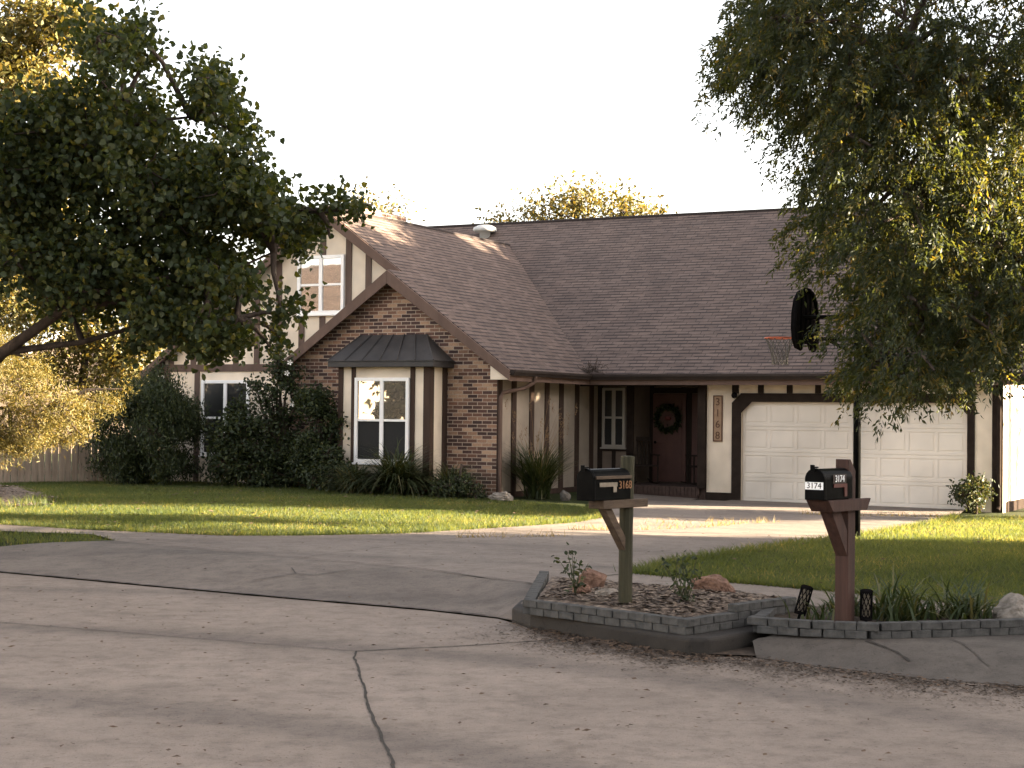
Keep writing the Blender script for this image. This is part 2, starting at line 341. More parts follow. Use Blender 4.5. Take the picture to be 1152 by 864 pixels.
def sheet(name, poly, off, res, mat, zf=None, jit=0):
    poly = [tuple(p) for p in poly]; pts = []
    n = len(poly)
    for i in range(n):
        a, b = np.array(poly[i]), np.array(poly[(i+1) % n]); k = max(1, int(np.hypot(*(b-a))/res))
        for j in range(k): pts.append(tuple(a+(b-a)*j/k))
    nb = len(pts); A = np.array(poly); x0, y0 = A.min(0); x1, y1 = A.max(0)
    gx, gy = np.meshgrid(np.arange(x0+res*.5, x1, res), np.arange(y0+res*.5, y1, res)); Q = np.c_[gx.ravel(), gy.ravel()]
    Q = Q+rng.uniform(-.15, .15, Q.shape)*res; Q = Q[inpoly(Q, poly)]
    allp = [Vector(p) for p in pts]+[Vector(p) for p in Q]
    ed = [(i, (i+1) % nb) for i in range(nb)]
    vs, es, fs, *_ = geometry.delaunay_2d_cdt(allp, ed, [], 1, 1e-4)
    V2 = np.array([(p.x, p.y) for p in vs]); z = (zf(V2) if zf else g(V2))+off
    V = np.c_[V2, z]; F = np.array([f if len(f) == 3 else f[:3] for f in fs])
    a = V[F[:, 1]]-V[F[:, 0]]; b = V[F[:, 2]]-V[F[:, 0]]; fl = (a[:, 0]*b[:, 1]-a[:, 1]*b[:, 0]) < 0
    F[fl] = F[fl][:, ::-1]
    return npmesh(name, V, F, mat, smooth=True)
K = [tuple(p) for p in KL]
EPS = .004
# far terrain
ft = MB(); ft.box(-600, 600, -400, 800, -1.6, -.6); tag(ft.build('terrain', 'turf'), kind='structure')
road = sheet('road', K+[(45, -45), (-60, -45), (-60, 29.5)], 0, .9, 'road', zf=lambda P: np.minimum(0, g(P))*0); tag(road, kind='structure')
backP = K[:]
lawn_base = sheet('lawn', K+[(40, 30), (60, 75), (-70, 75), (-60, 36)], -.03, .8, 'turf', zf=lambda P: g(P)-np.clip((2.6-kdist(P))*.3, 0, .25)*(P[:, 0] > .1)*(P[:, 0] < 9)-np.clip((1.9-kdist(P))*.4, 0, .25)*(P[:, 0] <= .1)-.06*inpoly(P, [(-4.2, 20.2), (.2, 15.4), (1.0, 17.0), (7.2, 29.2), (9.2, 33.4), (2.2, 33.5), (1.2, 28), (-1.6, 22.6), (-3.6, 21.4)])); tag(lawn_base, kind='structure')
LED = [(-25, 34.0), (-14, 27.3), (-7.25, 23.32), (-5.76, 22.45), (-3.7, 21.74), (-2.79, 22.03), (-1.54, 22.88), (-.19, 24.8), (.94, 26.5), (1.63, 28.64), (1.62, 32.2)]
RED = [(1.27, 17.0), (1.89, 18.75), (3.33, 21.5), (4.93, 24.2), (6.04, 26.2), (7.45, 29.0), (8.6, 31.6), (9.35, 33.75)]
STR = [(-4.93, 20.53), (-5.47, 21.54), (-6.79, 21.95), (-14, 25.9), (-25, 32), (-25, 30), (-14, 24.4), (-6.15, 19.8)]
drive = sheet('driveway', [(-4.93, 20.5), (-4.1, 19.66), (-2.31, 18.27), (-.87, 17.05), (.14, 15.79), (.28, 15.4), (.36, 15.9)]+RED+[H2W(4.88, -.02)[:2], H2W(-.2, -.02)[:2], H2W(-.2, -.5)[:2], H2W(-.95, -.5)[:2], H2W(-.95, -.02)[:2], H2W(-3.6, -.02)[:2]]+LED[::-1][:7]+[(-3.7, 21.74), (-4.93, 20.53)][:1], EPS*3, .42, 'drive'); tag(drive, kind='structure')
M['apron'] = concrete('apron_concrete', (.105, .084, .069), (.178, .145, .119), (.07, .056, .046), .8)
tag(sheet('driveway_apron', K[1:9]+[(.17, 13.66), (.28, 15.4), (.14, 15.79), (-.87, 17.05), (-2.31, 18.27), (-4.1, 19.66), (-4.93, 20.5), (-6.15, 19.78), (-14, 24.35), (-22, 28.2)], EPS*3, .22, 'apron'), kind='structure')
sideL = sheet('sidewalk', [(-3.7, 21.74), (-5.76, 22.45), (-7.25, 23.32), (-14, 27.3), (-25, 34.0), (-25, 32), (-14, 25.9), (-6.79, 21.95), (-5.47, 21.54), (-4.93, 20.53)], EPS*2, .5, 'drive'); tag(sideL, kind='structure')
SR = [(1.27, 16.98), (1.99, 16.23), (3.12, 15.35), (3.84, 14.6), (4.43, 14.18), (9, 11.6), (16, 7.4)]
sideR = sheet('sidewalk', SR+[(15.4, 6.4), (8.4, 10.4), (3.9, 13.0), (2.42, 14.0), (1.3, 15.0), (.36, 15.88)], EPS*2, .4, 'drive'); tag(sideR, kind='structure')
KR = [(1.80, 11.98), (2.3, 11.5), (2.85, 11.07), (3.45, 10.8), (5, 10.2), (9, 8.4), (16, 4.0)]
kerb = sheet('kerb', KR+[(15, 6.2), (8.2, 10.2), (5.1, 12.55), (3.9, 12.9), (3.1, 12.5), (2.6, 12.4), (2.2, 13.4), (2.05, 13.3), (1.82, 12.4)], EPS, .12, 'kerb'); tag(kerb, kind='structure')
# kerb round the left bed: one cast concrete upstand
ko = [(.02, 13.95), (.17, 13.50), (1.32, 12.06), (1.46, 12.07), (2.42, 13.12), (2.42, 13.4), (2.2, 13.42), (1.33, 12.5), (.30, 13.62), (.36, 15.9), (.26, 15.9)]
kb = MB(); kb.prism([(x, y, -.2) for x, y in ko], (0, 0, .33)); tag(kb.build('kerb', 'kerb_stained_shaded', bevel=.03, seg=3), kind='structure')
fl = MB(); fl.box(1.5, 3.1, 11.99, 13.6, -.2, .012); tag(sheet('flume', [(1.47, 12.07), (1.84, 12.0), (2.12, 13.2), (2.6, 13.9), (2.43, 13.9), (2.42, 13.12)], .016, .1, 'soil', zf=lambda P: P[:, 0]*0), kind='structure')  # dirt colour, kept dark to stand for the shadowed gap between beds

# joints and cracks: thin wobbly strips of filler lying on the concrete
def joint(name, pts, w, mat, off=.006, zf=None, rag=.35):
    P = []; 
    for a, b in zip(pts[:-1], pts[1:]):
        a, b = np.array(a, float), np.array(b, float); k = max(2, int(np.hypot(*(b-a))/.06))
        for j in range(k): P.append(a+(b-a)*j/k)
    P.append(np.array(pts[-1], float)); P = np.array(P); T = np.gradient(P, axis=0); T /= np.maximum(np.hypot(T[:, 0], T[:, 1]), 1e-9)[:, None]
    N = np.c_[-T[:, 1], T[:, 0]]; wob = np.cumsum(rng.normal(0, .0036, len(P))); wob -= np.linspace(0, wob[-1], len(P))
    ww = w*(1+rag*rng.uniform(-1, 1, len(P))); A = P+N*(wob+ww/2)[:, None]; B = P+N*(wob-ww/2)[:, None]
    V2 = np.r_[A, B]; z = (zf(V2) if zf else g(V2))+off; n = len(P)
    F = np.array([(i, i+1, n+i+1, n+i) for i in range(n-1)])[:, ::-1]
    return tag(npmesh(name, np.c_[V2, z], F, mat), kind='structure')
zr = lambda P: P[:, 0]*0
joint('road_joint', [(-1.13, 12.12), (-.95, 10.8), (-.57, 8.15), (.3, 2), (1.2, -5)], .017, 'tar', .004, zr)
joint('road_joint', [(-1.13, 12.12), (-.45, 12.4), (.35, 12.85), (.75, 12.9)], .022, 'tar', .004, zr)
joint('road_joint', [(-16, 19.5), (-8, 15.7), (-4.21, 13.55), (-1.13, 12.12)], .012, 'crackm', .004, zr)
joint('road_joint', [tuple(p) for p in KL[2:10]], .020, 'tar', .019, zr, .95)
joint('road_joint', [(1.85, 11.85), (3.4, 10.75), (5, 10.12), (9, 8.3)], .022, 'crackm', .004, zr)
for pts, w, m_ in (([(-4.1, 19.66), (-2.31, 18.27), (-.87, 17.05), (.14, 15.79), (.3, 15.5)], .02, 'crackm'), ([(-4.1, 19.66), (-5.4, 20.6)], .022, 'crackm'),
                  ([(-2.31, 18.27), (-.6, 22.2), (.9, 25.5), (2.5, 29)], .012, 'crackm'), ([(-.5, 24.4), (1.2, 23.6), (4.1, 22.9)], .03, 'tar'),
                  ([(-2.6, 16.6), (-2.2, 16.9), (-2.0, 16.75), (-1.6, 17.1)], .02, 'crackm'), ([(-2.2, 16.9), (-2.3, 17.3)], .016, 'crackm'), ([(1.6, 28.6), (4.2, 27.5), (6.9, 28.3)], .03, 'tar'), ([(4.4, 22.9), (4.9, 23.5), (5.3, 23.4)], .03, 'tar')):
    joint('driveway_joint', pts, w, m_, .022)
for pts, w, m_ in (([(2.62, 12.05), (2.66, 11.93), (2.76, 11.72), (2.80, 11.5)], .03, 'tar'), ([(3.25, 12.2), (3.3, 11.3)], .012, 'crackm'), ([(3.75, 12.2), (3.95, 11.5)], .012, 'crackm')):
    joint('kerb_crack', pts, w, m_, .01, None, .8)

# beds
BL = [(.34, 15.85), (.16, 13.5), (1.33, 12.3), (2.2, 13.25), (2.42, 14.0), (1.3, 15.0), (.5, 15.85)]
def zbl(P):
    return .205+.07*np.exp(-((P[:, 0]-1.1)**2+(P[:, 1]-13.7)**2)/.8)+.012*np.sin(P[:, 0]*23)*np.cos(P[:, 1]*19)
tag(sheet('mulch_ground', [(.40, 15.8), (.22, 13.52), (1.33, 12.36), (2.16, 13.3), (2.40, 14.0), (1.3, 14.96), (.5, 15.8)], 0, .09, 'mulch', zf=zbl), kind='structure')
tag(sheet('soil_ground', [(1.93, 12.5), (2.2, 12.34), (2.66, 12.22), (3.22, 12.36), (3.9, 12.56), (5.1, 12.7), (4.2, 13.3), (2.7, 13.8), (2.2, 13.35)], 0, .09, 'soil', zf=lambda P: .185+.02*np.sin(P[:, 0]*17)*np.cos(P[:, 1]*21)), kind='structure')
tag(sheet('mulch_mound', [(-12.5, 35.0), (-9.6, 31.6), (-8.9, 30.2), (-8.2, 29.6), (-8.35, 28.6), (-8.0, 27.9), (-8.6, 27.2), (-9.4, 27.6), (-10.5, 28.0), (-14, 31)], 0, .3, 'mulch', zf=lambda P: g(P)+.02+.17*np.exp(-(((P[:, 0]+9.8)*.8+(P[:, 1]-30.5)*.6)/2.6)**2-(((P[:, 0]+9.8)*.6-(P[:, 1]-30.5)*.8)/1.7)**2)), kind='structure')

# block edging (each loose block its own mesh under its edging)
blk = []
for i in range(4):
    b = MB(); L, D, Hh = .158, .095, .058
    b.box(-L/2, L/2, -D/2, D/2, 0, Hh); q = bpy.data.meshes.new('block')
    bm = bmesh.new(); vs = [bm.verts.new(p) for p in b.v]
    for f in b.f: bm.faces.new([vs[j] for j in f])
    bmesh.ops.bevel(bm, geom=bm.edges[:], offset=.007, segments=2, affect='EDGES', profile=.6)
    for v in bm.verts: v.co += Vector(rng.uniform(-.0018, .0018, 3))
    bm.to_mesh(q); bm.free(); q.materials.append(M['block']); blk.append(q)
def edging(name, loc, label, runs):
    root = empty(name, loc, 0, label, 'garden edging', 'block edgings round the mailbox beds')
    for pts, z0, rows, st in runs:
        P = np.array(pts, float); seg = np.hypot(*np.diff(P, axis=0).T); cs = np.r_[0, np.cumsum(seg)]
        for row in range(rows):
            s_ = .08 if (row+st) % 2 == 0 else 0.0
            while s_ < cs[-1]:
                k = min(len(seg)-1, int(np.searchsorted(cs, s_, 'right'))-1); d = (P[k+1]-P[k])/seg[k]; p = P[k]+d*(s_-cs[k])
                o = bpy.data.objects.new('block', blk[rng.integers(4)]); COL.objects.link(o); o.parent = root
                o.location = (p[0]-loc[0]+rng.uniform(-.004, .004), p[1]-loc[1]+rng.uniform(-.004, .004), z0+row*.0592-loc[2]); o.rotation_euler = (rng.normal(0, .008), rng.normal(0, .008), math.atan2(d[1], d[0])+rng.uniform(-.03, .03)+(math.pi if rng.random() < .5 else 0)); s_ += .164
    return root
edging('block_edging', (.9, 13.2, .13), 'low grey block edging round the mulched bed with orange rocks', [([(.33, 15.85), (.16, 13.44), (1.32, 12.27), (2.28, 13.31)], .131, 2, 0), ([(1.72, 12.71), (2.28, 13.31)], .131+2*.0592, 1, 0)])
edging('block_edging', (2.8, 12.3, .13), 'low grey block edging round the planted bed with black garden lights', [([(2.16, 13.36), (1.88, 12.42), (2.20, 12.25), (2.66, 12.13), (3.22, 12.27), (3.95, 12.49), (5.1, 12.62)], .131, 2, 0)])

# ------------------------------------------------------------------ the house
HS = empty('house', (OX, OY, 0), -YAW, 'brown roofed brick and half-timbered house with a two-car garage', 'house')
EZ, SW, SM, UE, VF, VM, UA, VB, VR, UB = 2.70, .7244, .6414, -3.44, -4.40, -.5, -8.517, -3.80, 6.388, -6.41
GV = -3.55
ZA = EZ+SW*(UE-UA); ZB = EZ+SW*(UE-UB); ZR = EZ+SM*(VR-VM); UL = 2*UA-UE; UBL = 2*UB-UE; VV = VM+(ZA-EZ)/SM
zw = lambda u: EZ+SW*(UE-u); zwl = lambda u: EZ+SW*(u-UL); zbl_ = lambda u: EZ+SW*(u-UBL); zm = lambda v: EZ+SM*(v-VM)
# walls
w = MB(); w.box(-.8, 0, 0, .15, -.3, 2.62); w.box(4.88, 5.6, 0, .15, -.3, 2.62); w.box(0, 4.88, 0, .15, 2.13, 2.62); w.build('garage_wall', 'stucco', HS)
w = MB(); w.prism([(5.6, .15, -.3), (5.6, 12.6, -.3), (5.6, 12.6, 2.6), (5.6, VR, ZR-.12), (5.6, .15, 2.6)], (-.15, 0, 0)); w.build('side_wall', 'stucco', HS)
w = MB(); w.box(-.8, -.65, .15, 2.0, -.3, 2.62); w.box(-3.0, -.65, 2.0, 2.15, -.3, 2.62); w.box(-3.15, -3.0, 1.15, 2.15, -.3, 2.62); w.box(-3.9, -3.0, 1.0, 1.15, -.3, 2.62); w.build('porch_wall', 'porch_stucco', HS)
w = MB(); w.box(-4.05, -3.9, -3.95, 1.15, -.3, 2.62); w.build('wing_wall', 'shaded_wing_stucco', HS)
w = MB(); w.prism([(-9.1, -4.1, -.3), (-3.9, -4.1, -.3), (-3.9, -4.1, zw(-3.9)-.1), (UB, -4.1, ZB-.1), (-9.1, -4.1, zbl_(-9.1)-.1)], (0, .15, 0), uvf=lambda p: (p.x+p.y, p.z)); w.build('brick_wall', 'bricks', HS)
w = MB(); w.box(-9.1, -8.95, -3.95, GV, -.3, 2.9); w.build('bump_out_wall', 'stucco', HS)
w = MB(); w.prism([(-13.1, GV, -.3), (-4.06, GV, -.3), (-4.06, GV, zw(-4.06)-.12), (UA, GV, ZA-.12), (-13.1, GV, zwl(-13.1)-.12)], (0, .15, 0)); w.build('gable_wall', 'stucco', HS)
w = MB(); w.box(-13.1, -12.95, GV+.15, 12.6, -.3, 2.62); w.box(-12.95, 5.45, 12.45, 12.6, -.3, 2.6); w.build('back_wall', 'stucco', HS)
w = MB(); w.box(5.601, 5.635, .3, 12.5, -.4, .08); w.build('base_board', 'dark_timber', HS)
# roofs (slabs with shingle uv in metres)
def roof(name, pts, uvf, mat='shingles', th=.09):
    P = [Vector(p) for p in pts]; nn = Vector((0, 0, 0))
    for i in range(len(P)):
        a, b = P[i], P[(i+1) % len(P)]; nn += Vector(((a.y-b.y)*(a.z+b.z), (a.z-b.z)*(a.x+b.x), (a.x-b.x)*(a.y+b.y)))
    nn.normalize(); nn = nn if nn.z > 0 else -nn
    m = MB(); m.prism(pts, -nn*th, uvf); return m.build(name, mat, HS)
cm = math.sqrt(1+SM*SM); cw = math.sqrt(1+SW*SW)
P2 = lambda u, v: (u, v, zm(v))
rf = roof('main_roof', [P2(UE, VM), P2(6.1, VM), P2(6.1, VR), P2(UL-.02, VR), P2(UL-.02, VM), P2(UL, VM), P2(UA, VV)], lambda p: (p.x, (p.y)*cm))
rb = roof('back_roof', [(6.1, VR, ZR), (6.1, 13.2, ZR-SM*(13.2-VR)), (UL, 13.2, ZR-SM*(13.2-VR)), (UL, VR, ZR)], lambda p: (p.x, p.y*cm))
PW = lambda u, v: (u, v, zw(u))
wr = roof('wing_roof', [PW(UE, VF), PW(UB, VF), PW(UB, VB), PW(UA, VB), PW(UA, VV), PW(UE, VM)], lambda p: (p.y, p.x*cw))
roof('wing_roof', [(UA, VB, ZA), (UL, VB, EZ), (UL, VM, EZ), (UA, VV, ZA)], lambda p: (p.y, p.x*cw))
roof('bump_out_roof', [(UB, VF, ZB), (UBL, VF, EZ), (UBL, GV+.05, EZ), (UB, GV+.05, ZB)], lambda p: (p.y, p.x*cw))
c = MB()   # ridge caps
c.tube([(UL, VR, ZR), (6.1, VR, ZR)], .05, 6); c.tube([(UA, VB, ZA), (UA, VV, ZA)], .045, 6); c.build('ridge_cap', 'shingles', HS)
# rakes, fascia, soffit, gutters
def rake(name, ua, za, ub, zb, v0, v1, d=.27):
    m = MB(); m.prism([(ua, v0, za-.02), (ub, v0, zb-.02), (ub, v0, zb-d+.04), (ua, v0, za-d-.04)], (0, v1-v0, 0)); return m.build(name, 'fascia', HS, bevel=.006)
rake('rake_board', UB+.001, ZB, UE, EZ, VF-.045, VF-.003); rake('rake_board', UB-.001, ZB, UBL, EZ, VF-.045, VF-.003)
rake('rake_board', UA+.001, ZA, -4.3, zw(-4.3), VB-.045, VB-.003, .24); rake('rake_board', UA-.001, ZA, UL, EZ, VB-.045, VB-.003, .24)
m = MB(); m.prism([(6.1, VM, EZ-.02), (6.1, VR, ZR-.02), (6.1, VR, ZR-.26), (6.1, VM, EZ-.22)], (.04, 0, 0)); m.build('rake_board', 'fascia', HS)
m = MB(); m.box(UE+.005, 6.09, VM+.005, VM+.035, 2.46, 2.605); m.build('eave_fascia', 'fascia', HS)
m = MB(); m.box(UE-.035, UE-.005, VF+.01, VM+.035, 2.46, 2.605); m.build('eave_fascia', 'fascia', HS)
m = MB(); m.box(UE+.01, 6.05, VM+.04, -.006, 2.56, 2.59); m.box(-3.895, UE-.04, VF+.05, VM+.035, 2.56, 2.59); m.box(-3.88, -.81, .0, 1.99, 2.60, 2.619); m.build('soffit', 'dark_timber', HS)
def gutter(a, b, nrm):
    a, b, n_ = Vector(a), Vector(b), Vector(nrm); m = MB()
    prof = [(0, 0), (.075, 0), (.085, .03), (.115, .07), (.115, .115), (.105, .115), (.1, .08), (.07, .012), (.008, .012), (.008, .115), (0, .115)]
    m.prism([a+n_*x+Vector((0, 0, z)) for x, z in prof], b-a); return m.build('gutter', 'gutter', HS)
gutter((UE+.0, VM-.002, 2.575), (6.1, VM-.002, 2.575), (0, -1, 0)); gutter((UE+.002, VF, 2.575), (UE+.002, VM-.12, 2.575), (1, 0, 0))
d = MB(); rr = .042   # downspouts
d.tube([(UE+.06, -3.35, 2.58), (UE+.02, -3.35, 2.44), (UE-.12, -3.5, 2.33), (-3.82, -4.0, 2.22), (-3.84, -4.06, 2.12), (-3.84, -4.06, .15)], rr, 8); d.build('downspout', 'fascia', HS)
d = MB(); d.tube([(5.42, VM-.06, 2.58), (5.43, -.5, 2.50), (5.50, -.12, 2.28), (5.53, -.075, 2.15), (5.53, -.075, 0), (5.53, -.2, -.08)], .05, 8); d.build('downspout', 'dark_timber', HS)
# boxed eave return at the foot of the brick gable
m = MB(); m.prism([(-3.9, VF+.0, 2.49), (UE-.04, VF, 2.49), (UE-.04, VF, 2.6), (-3.9, VF, zw(-3.9)-.2)], (0, .2, 0)); m.build('eave_return', 'stucco', HS)
# half-timber boards
t = MB()
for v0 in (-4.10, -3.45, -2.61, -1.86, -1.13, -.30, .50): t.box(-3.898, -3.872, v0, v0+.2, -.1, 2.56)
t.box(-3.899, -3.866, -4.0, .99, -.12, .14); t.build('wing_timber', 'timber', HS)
t = MB()
for u0 in (-12.9, -12.25, -11.63, -11.02, -10.43, -9.83, -9.2, -8.64, -8.02, -7.43):
    zt = min(zw(u0), zwl(u0))-.2; z0 = 2.87
    if -9.3 < u0 < -8.0:
        t.box(u0-.075, u0+.075, GV-.025, GV, z0, 3.93); z0 = 5.31
        if u0 > -8.1: z0 = 2.87; u0 = -7.95
    t.box(u0-.075, u0+.075, GV-.026, GV, z0, zt)
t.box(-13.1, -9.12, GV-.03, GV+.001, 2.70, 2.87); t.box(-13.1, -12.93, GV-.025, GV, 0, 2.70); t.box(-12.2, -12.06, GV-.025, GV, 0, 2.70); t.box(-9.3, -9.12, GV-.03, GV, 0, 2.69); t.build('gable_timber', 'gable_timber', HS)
t = MB()
t.box(-.215, -.0, -.035, 0, -.15, 2.08); t.box(-.215, -.06, -.03, 0, 2.28, 2.56); t.box(4.88, 5.03, -.035, 0, -.15, 2.08); t.box(5.38, 5.6, -.03, 0, -.15, 2.56)
t.prism([(-.215, -.04, 2.08), (0, -.04, 2.08), (0, -.04, 1.86), (.24, -.04, 2.1), (4.64, -.04, 2.1), (4.88, -.04, 1.86), (4.88, -.04, 2.08), (5.03, -.04, 2.08), (4.82, -.04, 2.29), (.0, -.04, 2.29)], (0, .04, 0))
for u0 in (.38, 1.03, 1.66, 2.30, 2.94, 3.58, 4.22): t.box(u0, u0+.13, -.028, 0, 2.292, 2.56)
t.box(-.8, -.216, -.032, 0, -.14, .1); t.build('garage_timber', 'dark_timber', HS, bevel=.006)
t = MB(); t.box(-.98, -.802, -.12, .06, .18, 2.56); t.box(-3.88, -.99, -.06, .06, 2.44, 2.56)
t.box(-3.9, -3.78, .975, 1.0, .2, 2.6); t.box(-3.16, -2.98, .97, 1.0, .2, 2.6); t.box(-3.53, -3.44, .978, 1.0, .2, 1.0); t.box(-3.78, -3.16, .972, 1.0, .94, 1.02)
t.box(-2.99, -2.9, 1.97, 2.0, .2, 2.6); t.box(-2.9, -.8, 1.97, 2.0, 2.32, 2.44); t.box(-2.05, -1.93, 1.97, 2.0, .2, 2.32); t.box(-1.45, -1.33, 1.97, 2.0, .2, 2.32); t.build('porch_timber', 'dark_timber', HS)
# porch floor with soldier-brick edge
p = MB(); p.box(-3.86, -.82, .0, 1.96, -.3, .2); p.build('porch_floor', 'shaded_brick', HS)
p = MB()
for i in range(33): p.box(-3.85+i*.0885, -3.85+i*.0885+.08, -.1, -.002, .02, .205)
p.box(-3.85, -.98, -.09, -.004, -.2, .02); p.build('porch_step', 'shaded_brick', HS, bevel=.004)
# front door, sidelight
fd = MB(); fd.box(-2.9, -2.06, 1.95, 1.995, .22, 2.3)
for (a, b_, z0, z1) in ((-2.8, -2.53, .4, 1.0), (-2.43, -2.16, .4, 1.0), (-2.8, -2.53, 1.12, 2.12), (-2.43, -2.16, 1.12, 2.12)): fd.box(a, b_, 1.938, 1.95, z0, z1)
fd = fd.build('front_door', 'door_red', HS, bevel=.006)
k = MB(); k.lathe([(.0, 0), (.03, .005), (.034, .03), (.02, .05), (0, .052)], 12, (0, 0, 0), Matrix.Translation((-2.83, 1.95, 1.15)) @ Matrix.Rotation(R(90), 4, 'X')); k.build('handle', 'black', fd, smooth=True)
sl = MB(); sl.box(-1.92, -1.46, 1.96, 1.995, .22, 2.3); sl.build('door_panel', 'door_red', HS, bevel=.005)
# windows
def window(u0, u1, z0, z1, v, up, lo, fw=.075, rail=.5, depth=.07, fm='vinyl'):
    f = MB(); vf = v-depth
    f.box(u0, u0+fw, vf, v-.002, z0, z1); f.box(u1-fw, u1, vf, v-.002, z0, z1); f.box(u0+fw, u1-fw, vf, v-.002, z1-fw, z1); f.box(u0+fw, u1-fw, vf, v-.002, z0, z0+fw)
    um = (u0+u1)/2; f.box(um-.045, um+.045, vf+.008, v-.002, z0+fw, z1-fw); zr_ = z0+(z1-z0)*rail
    f.box(u0+fw, um-.045, vf+.016, v-.002, zr_-.025, zr_+.025); f.box(um+.045, u1-fw, vf+.016, v-.002, zr_-.025, zr_+.025)
    f.box(u0-.03, u1+.03, vf-.03, v-.004, z0-.04, z0-.001)
    fr = f.build('window', fm, HS, bevel=.006)
    q = MB(); q.box(u0+fw, um-.045, vf+.035, vf+.04, zr_+.025, z1-fw); q.box(um+.045, u1-fw, vf+.035, vf+.04, zr_+.025, z1-fw); q.build('pane', up, fr)
    q = MB(); q.box(u0+fw, um-.045, vf+.045, vf+.05, z0+fw, zr_-.025); q.box(um+.045, u1-fw, vf+.045, vf+.05, z0+fw, zr_-.025); q.build('pane', lo, fr)
    return fr
window(-9.30, -8.05, 3.98, 5.30, GV, 'glass_bright', 'glass_bright')
window(-11.97, -10.60, .75, 2.50, GV, 'glass_dim', 'glass_dim')
window(-6.92, -5.58, .72, 2.52, -4.8, 'glass', 'screen')
wp = window(-3.77, -3.19, 1.03, 2.42, 1.0, 'glass_dim', 'screen', .06, fm='shaded_vinyl')
# bay under its metal roof
b = MB(); b.box(-7.35, -5.1, -4.8, -4.102, .3, 2.78); b.build('bay', 'stucco', HS)
t = MB()
for a, e in ((-7.36, -7.24), (-7.03, -6.93), (-5.57, -5.46)): t.box(a, e, -4.825, -4.8, .3, 2.75)
t.box(-5.25, -5.085, -4.826, -4.8, .3, 2.75); t.box(-5.1, -5.082, -4.8, -4.66, .3, 2.75); t.box(-5.1, -5.08, -4.3, -4.104, .3, 2.75); t.box(-7.23, -5.26, -4.822, -4.8, .3, .5); t.build('bay_timber', 'timber', HS, bevel=.004)
X0, X1, YF, ZB0, ZT = -7.52, -4.92, -5.0, 2.88, 3.46; TX0, TX1 = -7.24, -5.6
b = MB(); b.box(X0, X1, YF, -4.103, 2.74, 2.86); br = b.build('bay_roof', 'metal_roof', HS, bevel=.01)
b = MB(); b.prism([(X0-.02, YF-.02, 2.862), (X1+.02, YF-.02, 2.862), (X1+.02, -4.104, 2.862), (X0-.02, -4.104, 2.862)], (0, 0, .02))
vs = [(X0, YF, ZB0), (X1, YF, ZB0), (X1, -4.104, ZB0), (X0, -4.104, ZB0), (TX0, -4.12, ZT), (TX1, -4.12, ZT), (TX1, -4.104, ZT), (TX0, -4.104, ZT)]
b.add(vs, [(3, 2, 1, 0), (4, 5, 6, 7), (0, 1, 5, 4), (1, 2, 6, 5), (2, 3, 7, 6), (3, 0, 4, 7)])
for i in range(1, 6):
    f = i/6; p0 = Vector((X0+(X1-X0)*f, YF, ZB0)); p1 = Vector((TX0+(TX1-TX0)*f, -4.12, ZT)); b.tube([p0+Vector((0, 0, .012)), p1+Vector((0, -.01, .012))], .014, 4)
for p0, p1 in (((X0, YF, ZB0), (TX0, -4.12, ZT)), ((X1, YF, ZB0), (TX1, -4.12, ZT))): b.tube([p0, p1], .02, 5)
b.build('standing_seam', 'metal_roof', br)
# garage door: four rows of eight raised panels, mitred top corners hidden behind the braces
gd = MB(); gd.box(0.003, 4.877, .09, .125, -.11, 2.128)
for r_ in range(4):
    z0 = -.105+r_*.558; z1 = z0+.549
    gd.box(.006, 4.874, .078, .0895, z0, z0+.07); gd.box(.006, 4.874, .078, .0895, z1-.07, z1)
    for c_ in range(9):
        u0 = .006+c_*.6035-(.03 if c_ else 0); u1 = min(4.874, u0+(.066 if 0 < c_ < 8 else .05)); gd.box(u0, u1, .0785, .0895, z0+.0705, z1-.0705)
    for c_ in range(8):
        u0 = .006+c_*.6035; gd.box(u0+.072, u0+.536, .080, .0895, z0+.105, z1-.105)
gdo = gd.build('garage_door', 'garage', HS, bevel=.005)
h = MB(); h.box(2.38, 2.5, .055, .084, .46, .49); h.build('handle', 'black', gdo)
m = MB(); m.box(.003, 4.877, .07, .12, -.15, -.107); m.build('door_seal', 'black', gdo)
m = MB(); m.lathe([(0, -.07), (.05, -.05), (.07, 0), (.05, .05), (0, .07)], 14, (-.13, -.11, 2.24)); m.tube([(-.13, -.005, 2.24), (-.13, -.08, 2.24)], .03, 8); m.build('security_light', 'black_plastic', HS, smooth=True)
# roof furniture
v = MB(); vz = zm(5.75); v.lathe([(.15, -.2), (.15, .12), (.29, .13), (.335, .18), (.31, .25), (.19, .31), (0, .33)], 20, (-9.55, 5.75, vz)); v.build('roof_vent', 'vent', HS, smooth=True)
ch = MB(); ch.prism([(-9.75, -1.45, 4), (-9.05, -1.45, 4), (-9.05, .7, 4), (-9.75, .7, 4)], (0, 0, 2.66), uvf=lambda p: (p.x+p.y, p.z)); cho = ch.build('chimney', 'bricks', HS)
ch = MB(); ch.box(-9.5, -9.1, -1.35, -.95, 6.661, 6.76); ch.box(-9.58, -9.02, -1.43, -.87, 6.76, 6.79); ch.build('chimney_cap', 'black', cho)
# clump of twigs caught where the two gutters meet
V = []; F = []
tw = MB()
for i in range(90):
    a = Vector((UE+rng.normal(.05, .12), VM+rng.normal(0, .1), 2.74+abs(rng.normal(0, .07)))); e = a+Vector(rng.normal(0, .12, 3)); e.z = max(e.z, 2.7); tw.tube([a, e], .006, 3, False)
tag(tw.build('twig_nest', 'bark'), 'clump of dry twigs caught in the gutter above the porch', 'debris'); bpy.data.objects['twig_nest'].matrix_world = Matrix.Translation((OX, OY, 0)) @ Matrix.Rotation(-YAW, 4, 'Z')

